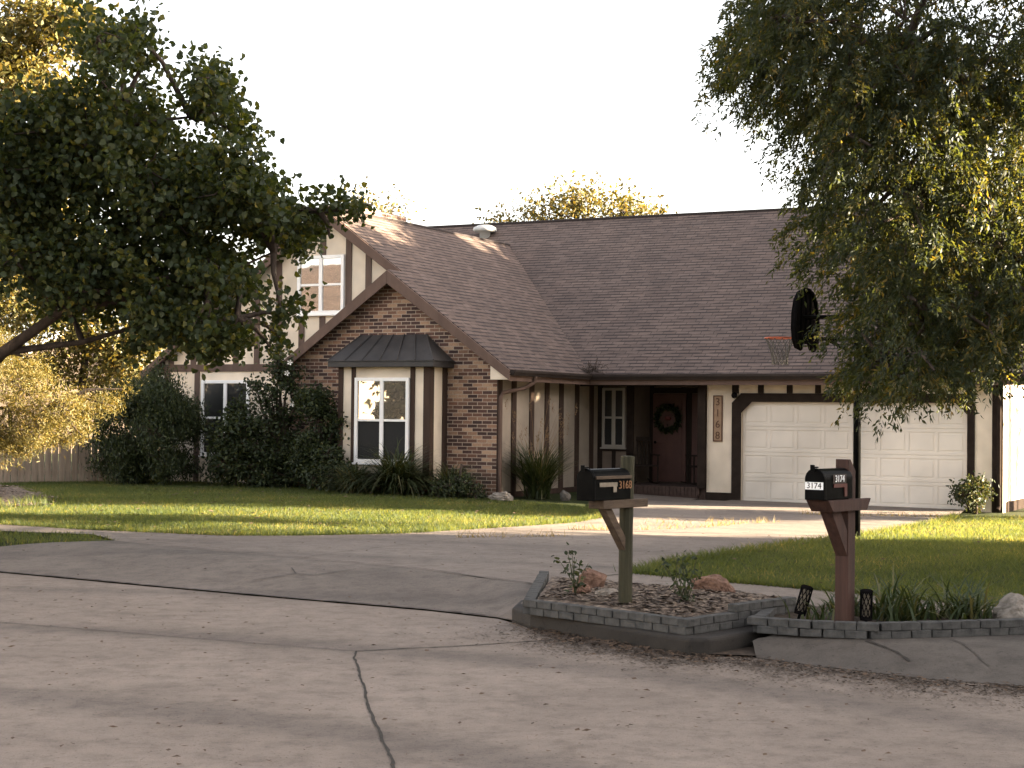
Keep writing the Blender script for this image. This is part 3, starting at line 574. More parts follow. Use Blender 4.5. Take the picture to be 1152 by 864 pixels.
# house number board
HM = Matrix.Translation((OX, OY, 0)) @ Matrix.Rotation(-YAW, 4, 'Z')
def on_house(name, u, v, z, label, cat, group=None, rz=0): 
    x, y, _ = H2W(u, v); return empty(name, (x, y, z), -YAW+rz, label, cat, group)
nb = on_house('house_number_sign', -.54, -.002, 1.22, 'tall wooden board with house number 3168 beside the garage', 'sign')
b = MB(); b.box(-.085, .085, -.022, -.001, .025, .995); b.build('board', 'tan', nb)
b = MB(); b.box(-.11, -.085, -.03, -.001, 0, 1.02); b.box(.085, .11, -.03, -.001, 0, 1.02); b.box(-.085, .085, -.03, -.001, 0, .025); b.box(-.085, .085, -.03, -.001, .995, 1.02); b.build('sign_frame', 'brown_ink', nb, bevel=.003)
for i, ch_ in enumerate('3168'):
    text('number', ch_, .23, 'brown_ink', nb, Matrix.Translation((0, -.026, .87-i*.247)) @ Matrix.Rotation(R(90), 4, 'X'), .004)
# wreath
wre = on_house('wreath', -2.5, 1.93, 1.72, 'round dark wreath with a pink bow hanging on the front door', 'wreath')
def leafset(C, n_per, spread, L, W, mode='rand', six=False, flat=1.0, droop=.3):
    """clusters of single leaves; returns V,F,rnd"""
    C = np.asarray(C, float); N = len(C)*n_per
    P = np.repeat(C, n_per, 0)+rng.normal(0, 1, (N, 3))*np.array([spread, spread, spread*flat])
    if mode == 'hang':
        ax = rng.normal(0, .45, (N, 3))+np.array([0, 0, -1.0])
    elif mode == 'up':
        ax = rng.normal(0, .5, (N, 3))+np.array([0, 0, .8])
    else:
        ax = rng.normal(0, 1, (N, 3))+np.array([0, 0, -droop])
    ax /= np.linalg.norm(ax, axis=1)[:, None]
    nr = rng.normal(0, 1, (N, 3))+(np.array([0, 0, .7]) if mode != 'hang' else 0); sd = np.cross(ax, nr); sd /= np.maximum(np.linalg.norm(sd, axis=1), 1e-6)[:, None]; nv = np.cross(sd, ax)
    l = (L*rng.uniform(.65, 1.25, N))[:, None]; w_ = (W*rng.uniform(.7, 1.2, N))[:, None]; fold = .25*w_
    if six:
        pts = [P, P+ax*l*.22+sd*w_*.42+nv*fold, P+ax*l*.62+sd*w_*.44+nv*fold, P+ax*l, P+ax*l*.62-sd*w_*.44+nv*fold, P+ax*l*.22-sd*w_*.42+nv*fold]
        V_ = np.stack(pts, 1).reshape(-1, 3); b_ = np.arange(N)*6; F_ = np.r_[np.c_[b_, b_+1, b_+2, b_+3], np.c_[b_, b_+3, b_+4, b_+5]]; r_ = rng.random(N); return V_, F_, np.r_[r_, r_]
    pts = [P, P+ax*l*.45+sd*w_*.5+nv*fold, P+ax*l, P+ax*l*.45-sd*w_*.5+nv*fold]
    V_ = np.stack(pts, 1).reshape(-1, 3); b_ = np.arange(N)*4; return V_, np.c_[b_, b_+1, b_+2, b_+3], rng.random(N)
ang = rng.uniform(0, 2*np.pi, 300); C_ = np.c_[.28*np.cos(ang), rng.normal(0, .02, 300)-.02, .28*np.sin(ang)]
V_, F_, r_ = leafset(C_, 5, .03, .09, .03); V_[:, 1] = np.minimum(V_[:, 1], .0)
npmesh('foliage', V_, F_, 'leaf_bush', wre, r_)
b = MB(); b.lathe([(0, -.05), (.07, -.03), (.085, 0), (.06, .04), (0, .05)], 12, (0, -.02, 0)); b.build('bow', 'pink', wre, smooth=True)
# porch rocking chairs
def rocker(u, v, rz, label):
    t = on_house('rocking_chair', u, v, .203, label, 'chair', 'dark wooden chairs on the porch', rz)
    m = MB(); m.box(-.27, .27, -.26, .26, .40, .435); m.build('seat', 'dark_timber', t, bevel=.008)
    m = MB()
    for i in range(6): x = -.2+i*.08; m.tube([(x, .24, .43), (x, .37, 1.0)], .014, 6)
    m.box(-.26, .26, .355, .39, .98, 1.08); m.build('backrest', 'dark_timber', t)
    for sx in (-1, 1):
        m = MB(); m.tube([(sx*.28, -.24, .05), (sx*.28, -.24, .66)], .02, 7); m.build('leg', 'dark_timber', t)
        m = MB(); m.tube([(sx*.28, .22, .05), (sx*.28, .25, .45), (sx*.28, .38, 1.06)], .02, 7); m.build('leg', 'dark_timber', t)
        m = MB(); m.box(sx*.28-.035, sx*.28+.035, -.3, .3, .655, .68); m.build('armrest', 'dark_timber', t)
        m = MB(); m.tube([(sx*.28, -.42, .06), (sx*.28, -.2, .022), (sx*.28, .05, .018), (sx*.28, .3, .03), (sx*.28, .52, .09)], .018, 6); m.build('rocker', 'dark_timber', t)
rocker(-1.38, 1.2, R(-55), 'dark wooden rocking chair to the right of the front door')
rocker(-2.72, .95, R(40), 'dark wooden rocking chair between the porch window and the door')

# ------------------------------------------------------------------ mailboxes
def mailbox(loc, rz, label, post_mat, num, style):
    """local -y is the direction the mailbox door faces"""
    t = empty('mailbox', loc, rz, label, 'mailbox', 'roadside mailboxes'); s = style
    z0, L, W_, Hh = s['z0'], s.get('L', .49), s['w'], s['h']; y1 = s['y1']; y0 = y1-L
    # shell: arched section
    prof = [(-W_/2, z0), (W_/2, z0), (W_/2, z0+Hh-W_/2)]+[(W_/2*math.cos(a), z0+Hh-W_/2+W_/2*math.sin(a)) for a in np.linspace(0.2, math.pi-.2, 9)]+[(-W_/2, z0+Hh-W_/2)]
    m = MB(); m.prism([(x, y0+.012, z) for x, z in prof], (0, L-.012, 0)); body = m.build('box', 'black', t, bevel=.004)
    prof2 = [(x*1.05, z0-.003+(z-z0)*1.03) for x, z in prof]
    m = MB(); m.prism([(x, y0-.012, z) for x, z in prof2], (0, .036, 0)); dr = m.build('door', 'black', t, bevel=.006)
    m = MB(); m.box(-.018, .018, y0-.04, y0+.02, z0+Hh+.006, z0+Hh+.016); m.box(-.018, .018, y0-.045, y0-.035, z0+Hh-.02, z0+Hh+.03); m.build('handle', 'black', dr, bevel=.003)
    # side graphics on +x side
    RX = Matrix.Rotation(R(90), 4, 'Z') @ Matrix.Rotation(R(90), 4, 'X')
    x = W_/2+.0025
    if s['kind'] == 'left':
        m = MB(); m.box(x, x+.006, y0+.07, y0+.30, z0+.105, z0+.138); m.box(x, x+.006, y0+.25, y0+.29, z0+.06, z0+.105); m.build('flag', 'flag_tan', t)
        m = MB(); m.box(x-.001, x+.012, y0+.02, y1, z0+.165, z0+.19); m.build('side_rail', 'old_wood', t, bevel=.003)
        text('number', num, .088, 'orange_ink', t, Matrix.Translation((x+.005, y0+.405, z0+.112)) @ RX, .003)
    else:
        m = MB(); m.box(x, x+.006, y0+.13, y0+.33, z0+.088, z0+.115); m.box(x, x+.006, y0+.29, y0+.33, z0+.02, z0+.088); m.build('flag', 'flag_red', t)
        m = MB(); m.box(x, x+.003, y0+.12, y0+.32, z0+.118, z0+.185); m.build('number_plate', 'dark_ink', t)
        text('number', num, .072, 'white_ink', t, Matrix.Translation((x+.004, y0+.22, z0+.151)) @ RX, .001)
        m = MB(); m.box(-.075, .075, y0-.016, y0-.0125, z0+.075, z0+.13); m.build('number_plate', 'white_ink', dr)
        text('number', num, .062, 'dark_ink', dr, Matrix.Translation((0, y0-.017, z0+.1025)) @ Matrix.Rotation(R(90), 4, 'X'), .001)
    return t
lz = .21
t = mailbox((.925, 13.17, lz), R(-40), 'black mailbox numbered 3168 on a weathered greenish square post', 'green_wood', '3168', dict(z0=.885, w=.155, h=.245, y1=-.045, kind='left'))
m = MB(); m.tube([(0, 0, -.1), (0, .0, .6), (0.012, .0, 1.225)], .056, 12); m.build('post', 'green_wood', t, bevel=.008)
m = MB(); m.box(-.075, .075, -.40, .20, .815, .882); m.build('shelf', 'old_wood', t, bevel=.006)
m = MB(); m.prism([(-.035, -.33, .812), (-.035, -.235, .812), (-.035, -.05, .58), (-.035, -.05, .47)], (.07, 0, 0)); m.build('brace', 'old_wood', t, bevel=.005)
t = mailbox((2.535, 12.44, .185), R(-40), 'black mailbox numbered 3174 on a reddish brown wooden post', 'red_wood', '3174', dict(z0=.967, w=.155, h=.228, y1=-.03, L=.43, kind='right'))
m = MB(); m.prism([(-.055, -.055, -.1), (-.055, .055, -.1), (-.055, .055, 1.17), (-.055, -.02, 1.26), (-.055, -.055, 1.26)], (.11, 0, 0)); m.build('post', 'red_wood', t, bevel=.004)
m = MB(); m.prism([(-.0555, -.43, .962), (-.0555, -.35, .875), (-.0555, -.058, .875), (-.0555, -.058, .962)], (.111, 0, 0)); m.prism([(.056, -.43, .962), (.056, -.35, .875), (.056, .17, .875), (.056, .23, .962)][::-1], (.038, 0, 0)); m.prism([(-.094, -.43, .962), (-.094, -.35, .875), (-.094, .17, .875), (-.094, .23, .962)], (.037, 0, 0)); m.build('arm', 'red_wood', t, bevel=.003)
m = MB(); m.prism([(-.05, -.30, .873), (-.05, -.16, .873), (-.05, -.057, .72), (-.05, -.057, .53)], (.1, 0, 0)); m.build('brace', 'red_wood', t, bevel=.004)

# ------------------------------------------------------------------ basketball hoop
px, py = 5.14, 24.4; bz = gz(px, py)
hp = empty('basketball_hoop', (px, py, bz), 0, 'dark basketball hoop on a tall pole at the driveway edge', 'basketball hoop')
m = MB(); m.tube([(0, 0, -.1), (0, 0, 3.45)], .058, 14); m.build('pole', 'black', hp, smooth=True)
n_ = Vector((-.88, .47, 0)); tn = Vector((.47, .88, 0)); bc = Vector((-.74, .22, 0))
m = MB()
for z in (2.95, 3.28):
    for s_ in (-.12, .12): m.tube([Vector((0, 0, z))+tn*s_*.3, bc+tn*s_+Vector((0, 0, z))], .026, 6)
m.tube([Vector((0, 0, 2.7)), bc*.6+Vector((0, 0, 2.95))], .025, 6); m.build('arm', 'black', hp)
prof = [(-.30, 2.79), (-.40, 2.80), (-.53, 2.92), (-.57, 3.1), (-.55, 3.32), (-.46, 3.52), (-.3, 3.64), (-.12, 3.69), (.12, 3.69), (.3, 3.64), (.46, 3.52), (.55, 3.32), (.57, 3.1), (.53, 2.92), (.40, 2.80), (.30, 2.79), (.18, 2.9), (-.18, 2.9)]
m = MB(); m.prism([bc+tn*a+Vector((0, 0, z)) for a, z in prof], n_*.04)
pr2 = [(a*1.0, z) for a, z in prof]
for i in range(len(prof)):   # moulded rim on the back
    a, b_ = prof[i], prof[(i+1) % len(prof)]; m.tube([bc+tn*a[0]*.97+Vector((0, 0, a[1]))-n_*.02, bc+tn*b_[0]*.97+Vector((0, 0, b_[1]))-n_*.02], .03, 6)
for a in (-.25, 0, .25): m.tube([bc+tn*a-n_*.01+Vector((0, 0, 2.93)), bc+tn*a*.8-n_*.01+Vector((0, 0, 3.62))], .018, 5)
m.build('backboard', 'black_plastic', hp)
m = MB(); rc = bc+n_*.40+Vector((0, 0, 2.97)); pts = [rc+Vector((math.cos(a)*.225, math.sin(a)*.225, 0)) for a in np.linspace(0, 2*math.pi, 25)]
m.tube(pts, .011, 6, False); m.tube([bc+n_*.04+tn*.06+Vector((0, 0, 2.97)), rc-n_*.2+tn*.1], .012, 5); m.tube([bc+n_*.04-tn*.06+Vector((0, 0, 2.97)), rc-n_*.2-tn*.1], .012, 5); m.build('rim', 'rim', hp)
m = MB(); N_ = 12
def nr(k, lv): 
    rr_ = (.222, .18, .14, .12, .115)[lv]; a = 2*math.pi*(k+.5*(lv % 2))/N_; return rc+Vector((math.cos(a)*rr_, math.sin(a)*rr_, -lv*.1-.005))
for lv in range(4):
    for k in range(N_):
        m.tube([nr(k, lv), nr(k, lv+1)], .0055, 4, False); m.tube([nr(k, lv), nr(k-1 if lv % 2 == 0 else k+1, lv+1)], .0055, 4, False)
m.build('net', 'net', hp)

# ------------------------------------------------------------------ bed contents
def pathlight(x, y, z, tilt, label):
    t = empty('garden_light', (x, y, z), .4, label, 'garden light', 'black lattice garden lights'); t.rotation_euler = (0, tilt, .3)
    m = MB(); m.tube([(0, 0, -.1), (0, 0, .06)], .012, 8); m.build('stake', 'black', t)
    m = MB(); m.lathe([(.045, .05), (.045, .075)], 20); m.lathe([(.047, .255), (.05, .275), (.03, .285), (0, .286)], 20)
    for k in range(9):
        for s_ in (1, -1):
            m.tube([(math.cos(a)*.044, math.sin(a)*.044, .07+(j/8)*.19) for j, a in enumerate([2*math.pi*k/9+s_*q*.2 for q in range(9)])], .0045, 4, False)
    m.build('lamp_shade', 'black_plastic', t); m = MB(); m.lathe([(.030, .078), (.030, .25)], 12); m.build('diffuser', 'flag_tan', t)
pathlight(2.235, 12.75, .18, .30, 'black lattice garden light leaning beside the reddish mailbox post')
pathlight(2.69, 12.42, .18, .02, 'black lattice garden light standing upright in the planted bed')
def rock(name, x, y, z, r3, mat, label, group=None, seed=0):
    rs = np.random.default_rng(seed); bm = bmesh.new(); bmesh.ops.create_icosphere(bm, subdivisions=5, radius=1)
    ks = rs.normal(0, 1, (26, 3)); ks /= np.linalg.norm(ks, axis=1)[:, None]; hs = rs.uniform(.6, .98, 26); fr = rs.normal(0, 1, (30, 3))*np.repeat([3, 7, 16], 10)[:, None]; ph = rs.uniform(0, 6.28, 30); am = np.repeat([.022, .013, .007], 10)
    for v in bm.verts:
        p = np.array(v.co); s_ = 1.0
        for k_, h_ in zip(ks, hs):
            q = p@k_
            if q > h_: s_ = min(s_, h_/q)
        s_ += float((am*np.sin(fr@p+ph)).sum())
        p = p*s_*(1+rs.normal(0, .006)); v.co = Vector(p*np.array(r3))
    me = bpy.data.meshes.new(name); bm.to_mesh(me); bm.free(); me.materials.append(M[mat])
    o = bpy.data.objects.new(name, me); COL.objects.link(o); o.location = (x, y, z+r3[2]*.45); o.rotation_euler = (0, 0, rs.uniform(0, 6)); return tag(o, label, 'rock', group)
GR = 'rocks in the mulched mailbox bed'
rock('rock', .70, 14.35, .24, (.17, .13, .12), 'rock_red', 'biggest of the brown rocks behind the weathered mailbox post', GR, 1)
rock('rock', .60, 13.85, .235, (.12, .1, .10), 'rock_red', 'orange rock leftmost of the pile by the weathered post', GR, 2)
rock('rock', .80, 13.62, .235, (.13, .09, .08), 'rock_pale', 'flat paler rock nearest the weathered mailbox post', GR, 3)
rock('rock', 1.76, 14.3, .21, (.21, .15, .135), 'rock_red', 'single brown rock right of the leggy weed in the mulch', GR, 4)
rock('rock', 3.98, 13.0, .13, (.2, .18, .17), 'rock_pale', 'pale boulder at the right end of the planted bed', None, 5)
rock('rock', -.2, 33.0, gz(-.2, 33), (.30, .2, .14), 'rock_pale', 'pale flat stone on the lawn before the tall grass', None, 6)
rock('rock', 1.12, 34.3, gz(1.12, 34.3), (.15, .13, .14), 'rock_grey', 'small grey stone beside the house wall near the porch', None, 8)

# grass blades ------------------------------------------------------
def blades(P, z, hmin, hmax, w, lean, name, mat, parent=None, arch=0):
    N = len(P); a = rng.uniform(0, 2*np.pi, N); h = rng.uniform(hmin, hmax, N); ln = rng.normal(0, lean, (N, 2))*h[:, None]; s_ = np.c_[np.cos(a), np.sin(a)]*w
    B = np.c_[P, z]
    V_ = np.stack([B+np.c_[s_, np.zeros(N)], B-np.c_[s_, np.zeros(N)], B+np.c_[ln, h]], 1).reshape(-1, 3); F_ = np.arange(N*3).reshape(N, 3)
    return npmesh(name, V_, F_, mat, parent, np.clip(rng.beta(2, 2.5, N)+.25*np.sin(P[:, 0]*1.7+np.sin(P[:, 1]*1.1))*np.cos(P[:, 1]*1.3)*.6, 0, 1))
def scatter(poly, n, edge=None):
    A = np.array(poly); lo, hi = A.min(0), A.max(0); out = []
    while sum(map(len, out)) < n:
        Q = rng.uniform(lo, hi, (n*2, 2)); out.append(Q[inpoly(Q, poly)])
    return np.concatenate(out)[:n]
LAWN_L = LED+[(.2, 33.4), (-.1, 34.3), (-5.0, 37), (-8.4, 41), (-13, 37), (-12, 33), (-15.5, 33)]
LAWN_R = RED[:-1]+[(9.3, 33.4), (14, 31), (18, 20), (16, 7.4)]+SR[::-1][1:]
P = scatter([(-9.2, 23.9)]+LED[2:]+[(.2, 33.2), (-5, 36.5), (-8.4, 40), (-12, 36)], 170000)
z = g(P); tag(blades(P, z-.02, .035, .075, .0065, .7, 'lawn_grass', 'blade'), 'short lawn grass in front of the house', 'grass', kind='stuff')
P = scatter([(1.3, 17.0)]+RED[:-1]+[(12, 32), (12, 15), (9, 11.6)]+SR[::-1][2:], 130000)
tag(blades(P, g(P)-.02, .035, .075, .006, .7, 'lawn_grass', 'blade'), 'short lawn grass behind the mailboxes', 'grass', kind='stuff')
P = scatter(STR, 16000); P = P[P[:, 0] > -10]; tag(blades(P, g(P)-.02, .04, .09, .007, .6, 'verge_grass', 'blade'), 'grass of the verge strip by the street', 'grass', kind='stuff')
# longer ragged tufts along lawn edges
def along(pts, n, wid):
    pts = np.array(pts, float); seg = np.hypot(*np.diff(pts, axis=0).T); cs = np.r_[0, np.cumsum(seg)]; s_ = rng.uniform(0, cs[-1], n)
    return np.c_[np.interp(s_, cs, pts[:, 0]), np.interp(s_, cs, pts[:, 1])]+rng.normal(0, wid, (n, 2))
P = np.r_[along(LED[2:], 4500, .05), along(RED[:-1], 4500, .05), along(SR[:5], 2500, .04)]
tag(blades(P, g(P)-.01, .05, .13, .006, .7, 'edge_grass', 'blade'), 'ragged longer grass along the lawn edges', 'grass', kind='stuff')
P = np.r_[along([(1.9, 24.9), (3.0, 26.0), (3.8, 27.3), (4.6, 28.2)], 220, .07), along([(-.7, 22.2), (.8, 23.0)], 120, .06), along([(.9, 24.6), (1.6, 24.8)], 90, .06), along([(2.2, 26.1), (3.6, 28.0)], 60, .25), along([(5.5, 31.3), (8.3, 31.0)], 300, .1)]
tag(blades(P, g(P), .03, .15, .006, .7, 'crack_weeds', 'blade_dry'), 'dry weeds growing in the driveway cracks', 'weeds', kind='stuff')
P = along([(-9.6, 31.6), (-8.9, 30.2), (-8.2, 29.6), (-8.35, 28.6), (-8.0, 27.9), (-8.6, 27.2), (-9.4, 27.6)], 1500, .14)
tag(blades(P, g(P), .06, .22, .007, .5, 'edge_grass', 'blade'), 'longer grass round the mulch mound', 'grass', kind='stuff')
# fallen leaves and twigs
def flakes(P, z, smin, smax, name, mat, lab):
    N = len(P); a = rng.uniform(0, 2*np.pi, N); s_ = rng.uniform(smin, smax, N); u = np.c_[np.cos(a), np.sin(a)]; v_ = np.c_[-u[:, 1], u[:, 0]]*rng.uniform(.25, .7, N)[:, None]
    B = np.c_[P, z+.008]; h = lambda k: rng.uniform(0, .45, N)*s_*k
    V_ = np.stack([B+np.c_[u*s_[:, None], h(1)], B+np.c_[v_*s_[:, None], h(1)], B-np.c_[u*s_[:, None], -h(.8)], B-np.c_[v_*s_[:, None], -h(1)]], 1).reshape(-1, 3)
    return tag(npmesh(name, V_, np.arange(N*4).reshape(N, 4), mat), lab, 'litter', kind='stuff')
P1 = np.c_[rng.uniform(-6, 6, 1500), rng.uniform(6.5, 16, 1500)]; P1 = P1[kdist(P1) < -.05]
P2_ = along([(.1, 13.75), (.4, 13.0), (1.1, 12.15), (1.5, 11.95)], 500, .10); P3 = along([(.2, 13.2), (1.2, 11.9), (1.9, 11.75), (2.9, 10.9), (4, 10.4)], 900, .22); P3 = P3[kdist(P3) < -.02]; P2_ = P2_[kdist(P2_) < .02]
P4 = np.c_[rng.uniform(-6, 4, 500), rng.uniform(14, 30, 500)]; P4 = P4[inpoly(P4, K[2:10]+RED+LED[::-1])]
PP = np.r_[P1, P2_, P3, P4]
flakes(PP, np.maximum(g(PP), 0)+.012, .008, .028, 'leaf_litter', 'litter', 'fallen leaves and twigs on the road and driveway')
PM = np.r_[scatter([(.25, 13.6), (1.33, 12.45), (2.1, 13.3), (2.3, 14.0), (1.3, 14.9), (.5, 15.6)], 5200)]
flakes(PM, zbl(PM), .012, .045, 'mulch_chips', 'mulch', 'loose bark chips of the mailbox bed')
PM = scatter([(-12.5, 35), (-9.2, 30.8), (-8.0, 29.2), (-7.7, 27.6), (-8.7, 27.0), (-9.6, 27.3), (-13, 31)], 3500)
flakes(PM, g(PM)+.03+.17*np.exp(-(((PM[:, 0]+9.8)*.8+(PM[:, 1]-30.5)*.6)/2.6)**2-(((PM[:, 0]+9.8)*.6-(PM[:, 1]-30.5)*.8)/1.7)**2), .02, .06, 'mulch_chips', 'mulch', 'loose bark chips of the mulch mound by the fence')
PL = scatter([(-7, 23.5)]+LED[2:]+[(.2, 33.2), (-8, 36)], 420)
flakes(PL, g(PL)+.05, .02, .05, 'leaf_litter', 'litter', 'fallen leaves lying in the front lawn')
PL = scatter([(1.3, 17.0)]+RED[:-1]+[(12, 32), (12, 15), (9, 11.6)]+SR[::-1][2:], 320)
flakes(PL, g(PL)+.05, .015, .04, 'leaf_litter', 'litter', 'fallen leaves lying in the right lawn')
# dirt washed along the gutter by the beds
P = along([(.2, 13.2), (.6, 12.6), (1.25, 11.75), (1.9, 11.5), (2.8, 10.8), (4, 10.1)], 15000, .30); P = P[kdist(P) < -.02]; P = P[rng.random(len(P)) < .35+.65*(np.sin(P[:, 0]*5+P[:, 1]*2)*np.sin(P[:, 0]*2-P[:, 1]*4) > -.1)]
flakes(P, P[:, 0]*0-.004, .005, .017, 'road_silt', 'silt', 'brown silt spread over the street edge below the beds')
def dirt(name, pts, wid, n):
    P = along(pts, n, wid); P = P[kdist(P) < -.01]; flakes(P, P[:, 0]*0, .006, .02, name, 'soil', 'dark dirt washed along the street edge by the beds')
dirt('gutter_dirt', [(.25, 13.3), (1.25, 11.98), (1.85, 11.8), (2.6, 11.1), (4, 10.3)], .2, 5000)

# plants ------------------------------------------------------------
def arcs(x, y, z0, n, L, spread, wd, curl=.9, seg=5, upbias=1.0):
    """arching strap leaves from one crown -> V, F"""
    Vs = []; Fs = []; k = 0; rn = []
    for i in range(n):
        a = rng.uniform(0, 2*np.pi); l = L*rng.uniform(.55, 1.1); t0 = rng.uniform(.05, .55)*spread; bx = np.array([x, y, z0])+np.r_[rng.normal(0, .05*spread+.02, 2), 0]
        d = np.array([math.cos(a), math.sin(a), 0]); sd = np.array([-d[1], d[0], 0]); p = bx.copy(); th = math.pi/2-t0; r_ = rng.random()
        for j in range(seg+1):
            w_ = wd*(1-(j/seg)**1.6)+.0015; Vs += [p+sd*w_, p-sd*w_]
            if j < seg: Fs.append((k+2*j, k+2*j+1, k+2*j+3, k+2*j+2)); rn.append(r_)
            p = p+(d*math.cos(th)+np.array([0, 0, math.sin(th)]))*l/seg; th -= curl*rng.uniform(.5, 1.3)/seg*1.6
        k += 2*(seg+1)
    return np.array(Vs), np.array(Fs), np.array(rn)
def clump(name, x, y, z0, n, L, spread, wd, label, cat, mat='blade_dark', group=None, curl=.9, plumes=0):
    V_, F_, r_ = arcs(0, 0, 0, n, L, spread, wd, curl)
    t = empty(name, (x, y, z0), 0, label, cat, group); npmesh('foliage', V_, F_, mat, t, r_)
    if plumes:
        A, B, C2 = arcs(0, 0, 0, plumes, L*1.5, spread*.5, .004, .35, 6)
        npmesh('stalk', A, B, 'plume', t, C2); tips = A.reshape(plumes, -1, 3)[:, -2]
        Cc = np.concatenate([tips-np.array([0, 0, k*.045]) for k in range(5)]); a_, b_, c_ = leafset(Cc, 4, .015, .05, .012, 'up'); npmesh('plume', a_, b_, 'plume', t, c_)
    return t
for (u, v, n, L, lab) in ((-5.45, -5.5, 900, 1.5, 'tall arching ornamental grass below the bay window'), (-4.45, -5.0, 500, 1.1, 'arching ornamental grass against the right end of the brick wall'), (-6.35, -5.7, 500, 1.05, 'low arching grass clump under the bay window left corner')):
    x, y, _ = H2W(u, v); clump('ornamental_grass', x, y, gz(x, y)-.02, n, L, 1.5, .014, lab, 'plant', group='ornamental grasses along the house', curl=1.2)
x, y, _ = H2W(-3.28, -3.4); clump('ornamental_grass', x, y, gz(x, y)-.02, 620, 1.4, 1.1, .015, 'upright tall grass with pinkish plumes beside the striped wing wall', 'plant', group='ornamental grasses along the house', curl=.7, plumes=26)
GB = 'strap-leaved clumps in the planted bed'
clump('daylily', 2.36, 12.72, .17, 26, .36, 1.3, .009, 'thin strap-leaved plant between leaning light and reddish post', 'plant', 'blade_bed', GB)
clump('daylily', 2.96, 12.75, .17, 110, .50, 1.4, .010, 'densest strap-leaved clump right of the upright garden light', 'plant', 'blade_bed', GB)
clump('daylily', 3.22, 12.95, .17, 80, .42, 1.5, .010, 'middle strap-leaved clump of the planted bed', 'plant', 'blade_bed', GB)
clump('daylily', 3.58, 12.95, .17, 110, .48, 1.5, .009, 'strap-leaved clump nearest the pale boulder', 'plant', 'blade_bed', GB)
clump('daylily', 2.72, 13.15, .17, 70, .40, 1.4, .009, 'strap-leaved clump behind the upright garden light', 'plant', 'blade_bed', GB)
def leggy(x, y, z0, h, n, label, seed):
    t = empty('garden_weed', (x, y, z0), 0, label, 'plant', 'leggy weeds in the mulched bed'); m = MB(); tips = []
    rs = np.random.default_rng(seed)
    for i in range(n):
        a = rs.uniform(0, 6.28); q = Vector((0, 0, 0)); pts = [q]; l = h*rs.uniform(.55, 1.05); d_ = Vector((math.cos(a)*rs.uniform(.05, .55), math.sin(a)*.4, 1)).normalized()
        for j in range(5): q = q+d_*l/5; d_ = (d_+Vector(rs.normal(0, .12, 3))).normalized(); pts.append(q)
        m.tube(pts, [.006, .005, .005, .004, .003, .002], 5); tips += [np.array(pts[k]) for k in ((1, 3, 5) if i % 2 else (2, 4, 5))]
    m.build('stem', 'stem', t); a_, b_, c_ = leafset(tips, 4, .028, .05, .027, six=True); npmesh('foliage', a_, b_, 'leaf_bush', t, c_)
leggy(.55, 13.75, .22, .48, 7, 'leggy green weed left of the orange rocks', 3); leggy(1.42, 13.25, .22, .44, 9, 'leggy green weed between weathered post and single rock', 5)

# trees -------------------------------------------------------------
def sprays(C, out, n, length, L, W):
    """leaves strung along drooping twigs that start at C and head along out"""
    m = len(C); t_ = rng.random((m, n)); ln = length*rng.uniform(.6, 1.3, (m, 1))
    d_ = out+rng.normal(0, .35, (m, 3)); d_[:, 2] *= .3; d_ /= np.maximum(np.linalg.norm(d_, axis=1), 1e-6)[:, None]
    x_ = t_*ln; drop = (x_**1.5)*.95
    P = C[:, None, :]+d_[:, None, :]*(x_*(1-.35*t_))[:, :, None]; P[:, :, 2] -= drop
    P = P.reshape(-1, 3)+rng.normal(0, .028, (m*n, 3)); D = np.repeat(d_, n, 0)
    ax = D*.5+rng.normal(0, .55, (m*n, 3))+np.array([0, 0, -.75]); ax /= np.linalg.norm(ax, axis=1)[:, None]
    sd = np.cross(ax, rng.normal(0, 1, (m*n, 3))); sd /= np.maximum(np.linalg.norm(sd, axis=1), 1e-6)[:, None]; nv = np.cross(sd, ax)
    l = (L*rng.uniform(.6, 1.25, m*n))[:, None]; w_ = (W*rng.uniform(.7, 1.2, m*n))[:, None]; fo = .2*w_
    V_ = np.stack([P, P+ax*l*.45+sd*w_*.5+nv*fo, P+ax*l, P+ax*l*.45-sd*w_*.5+nv*fo], 1).reshape(-1, 3); b_ = np.arange(m*n)*4
    return V_, np.c_[b_, b_+1, b_+2, b_+3], np.clip(np.repeat(rng.random(m), n)*.6+rng.random(m*n)*.45, 0, 1)
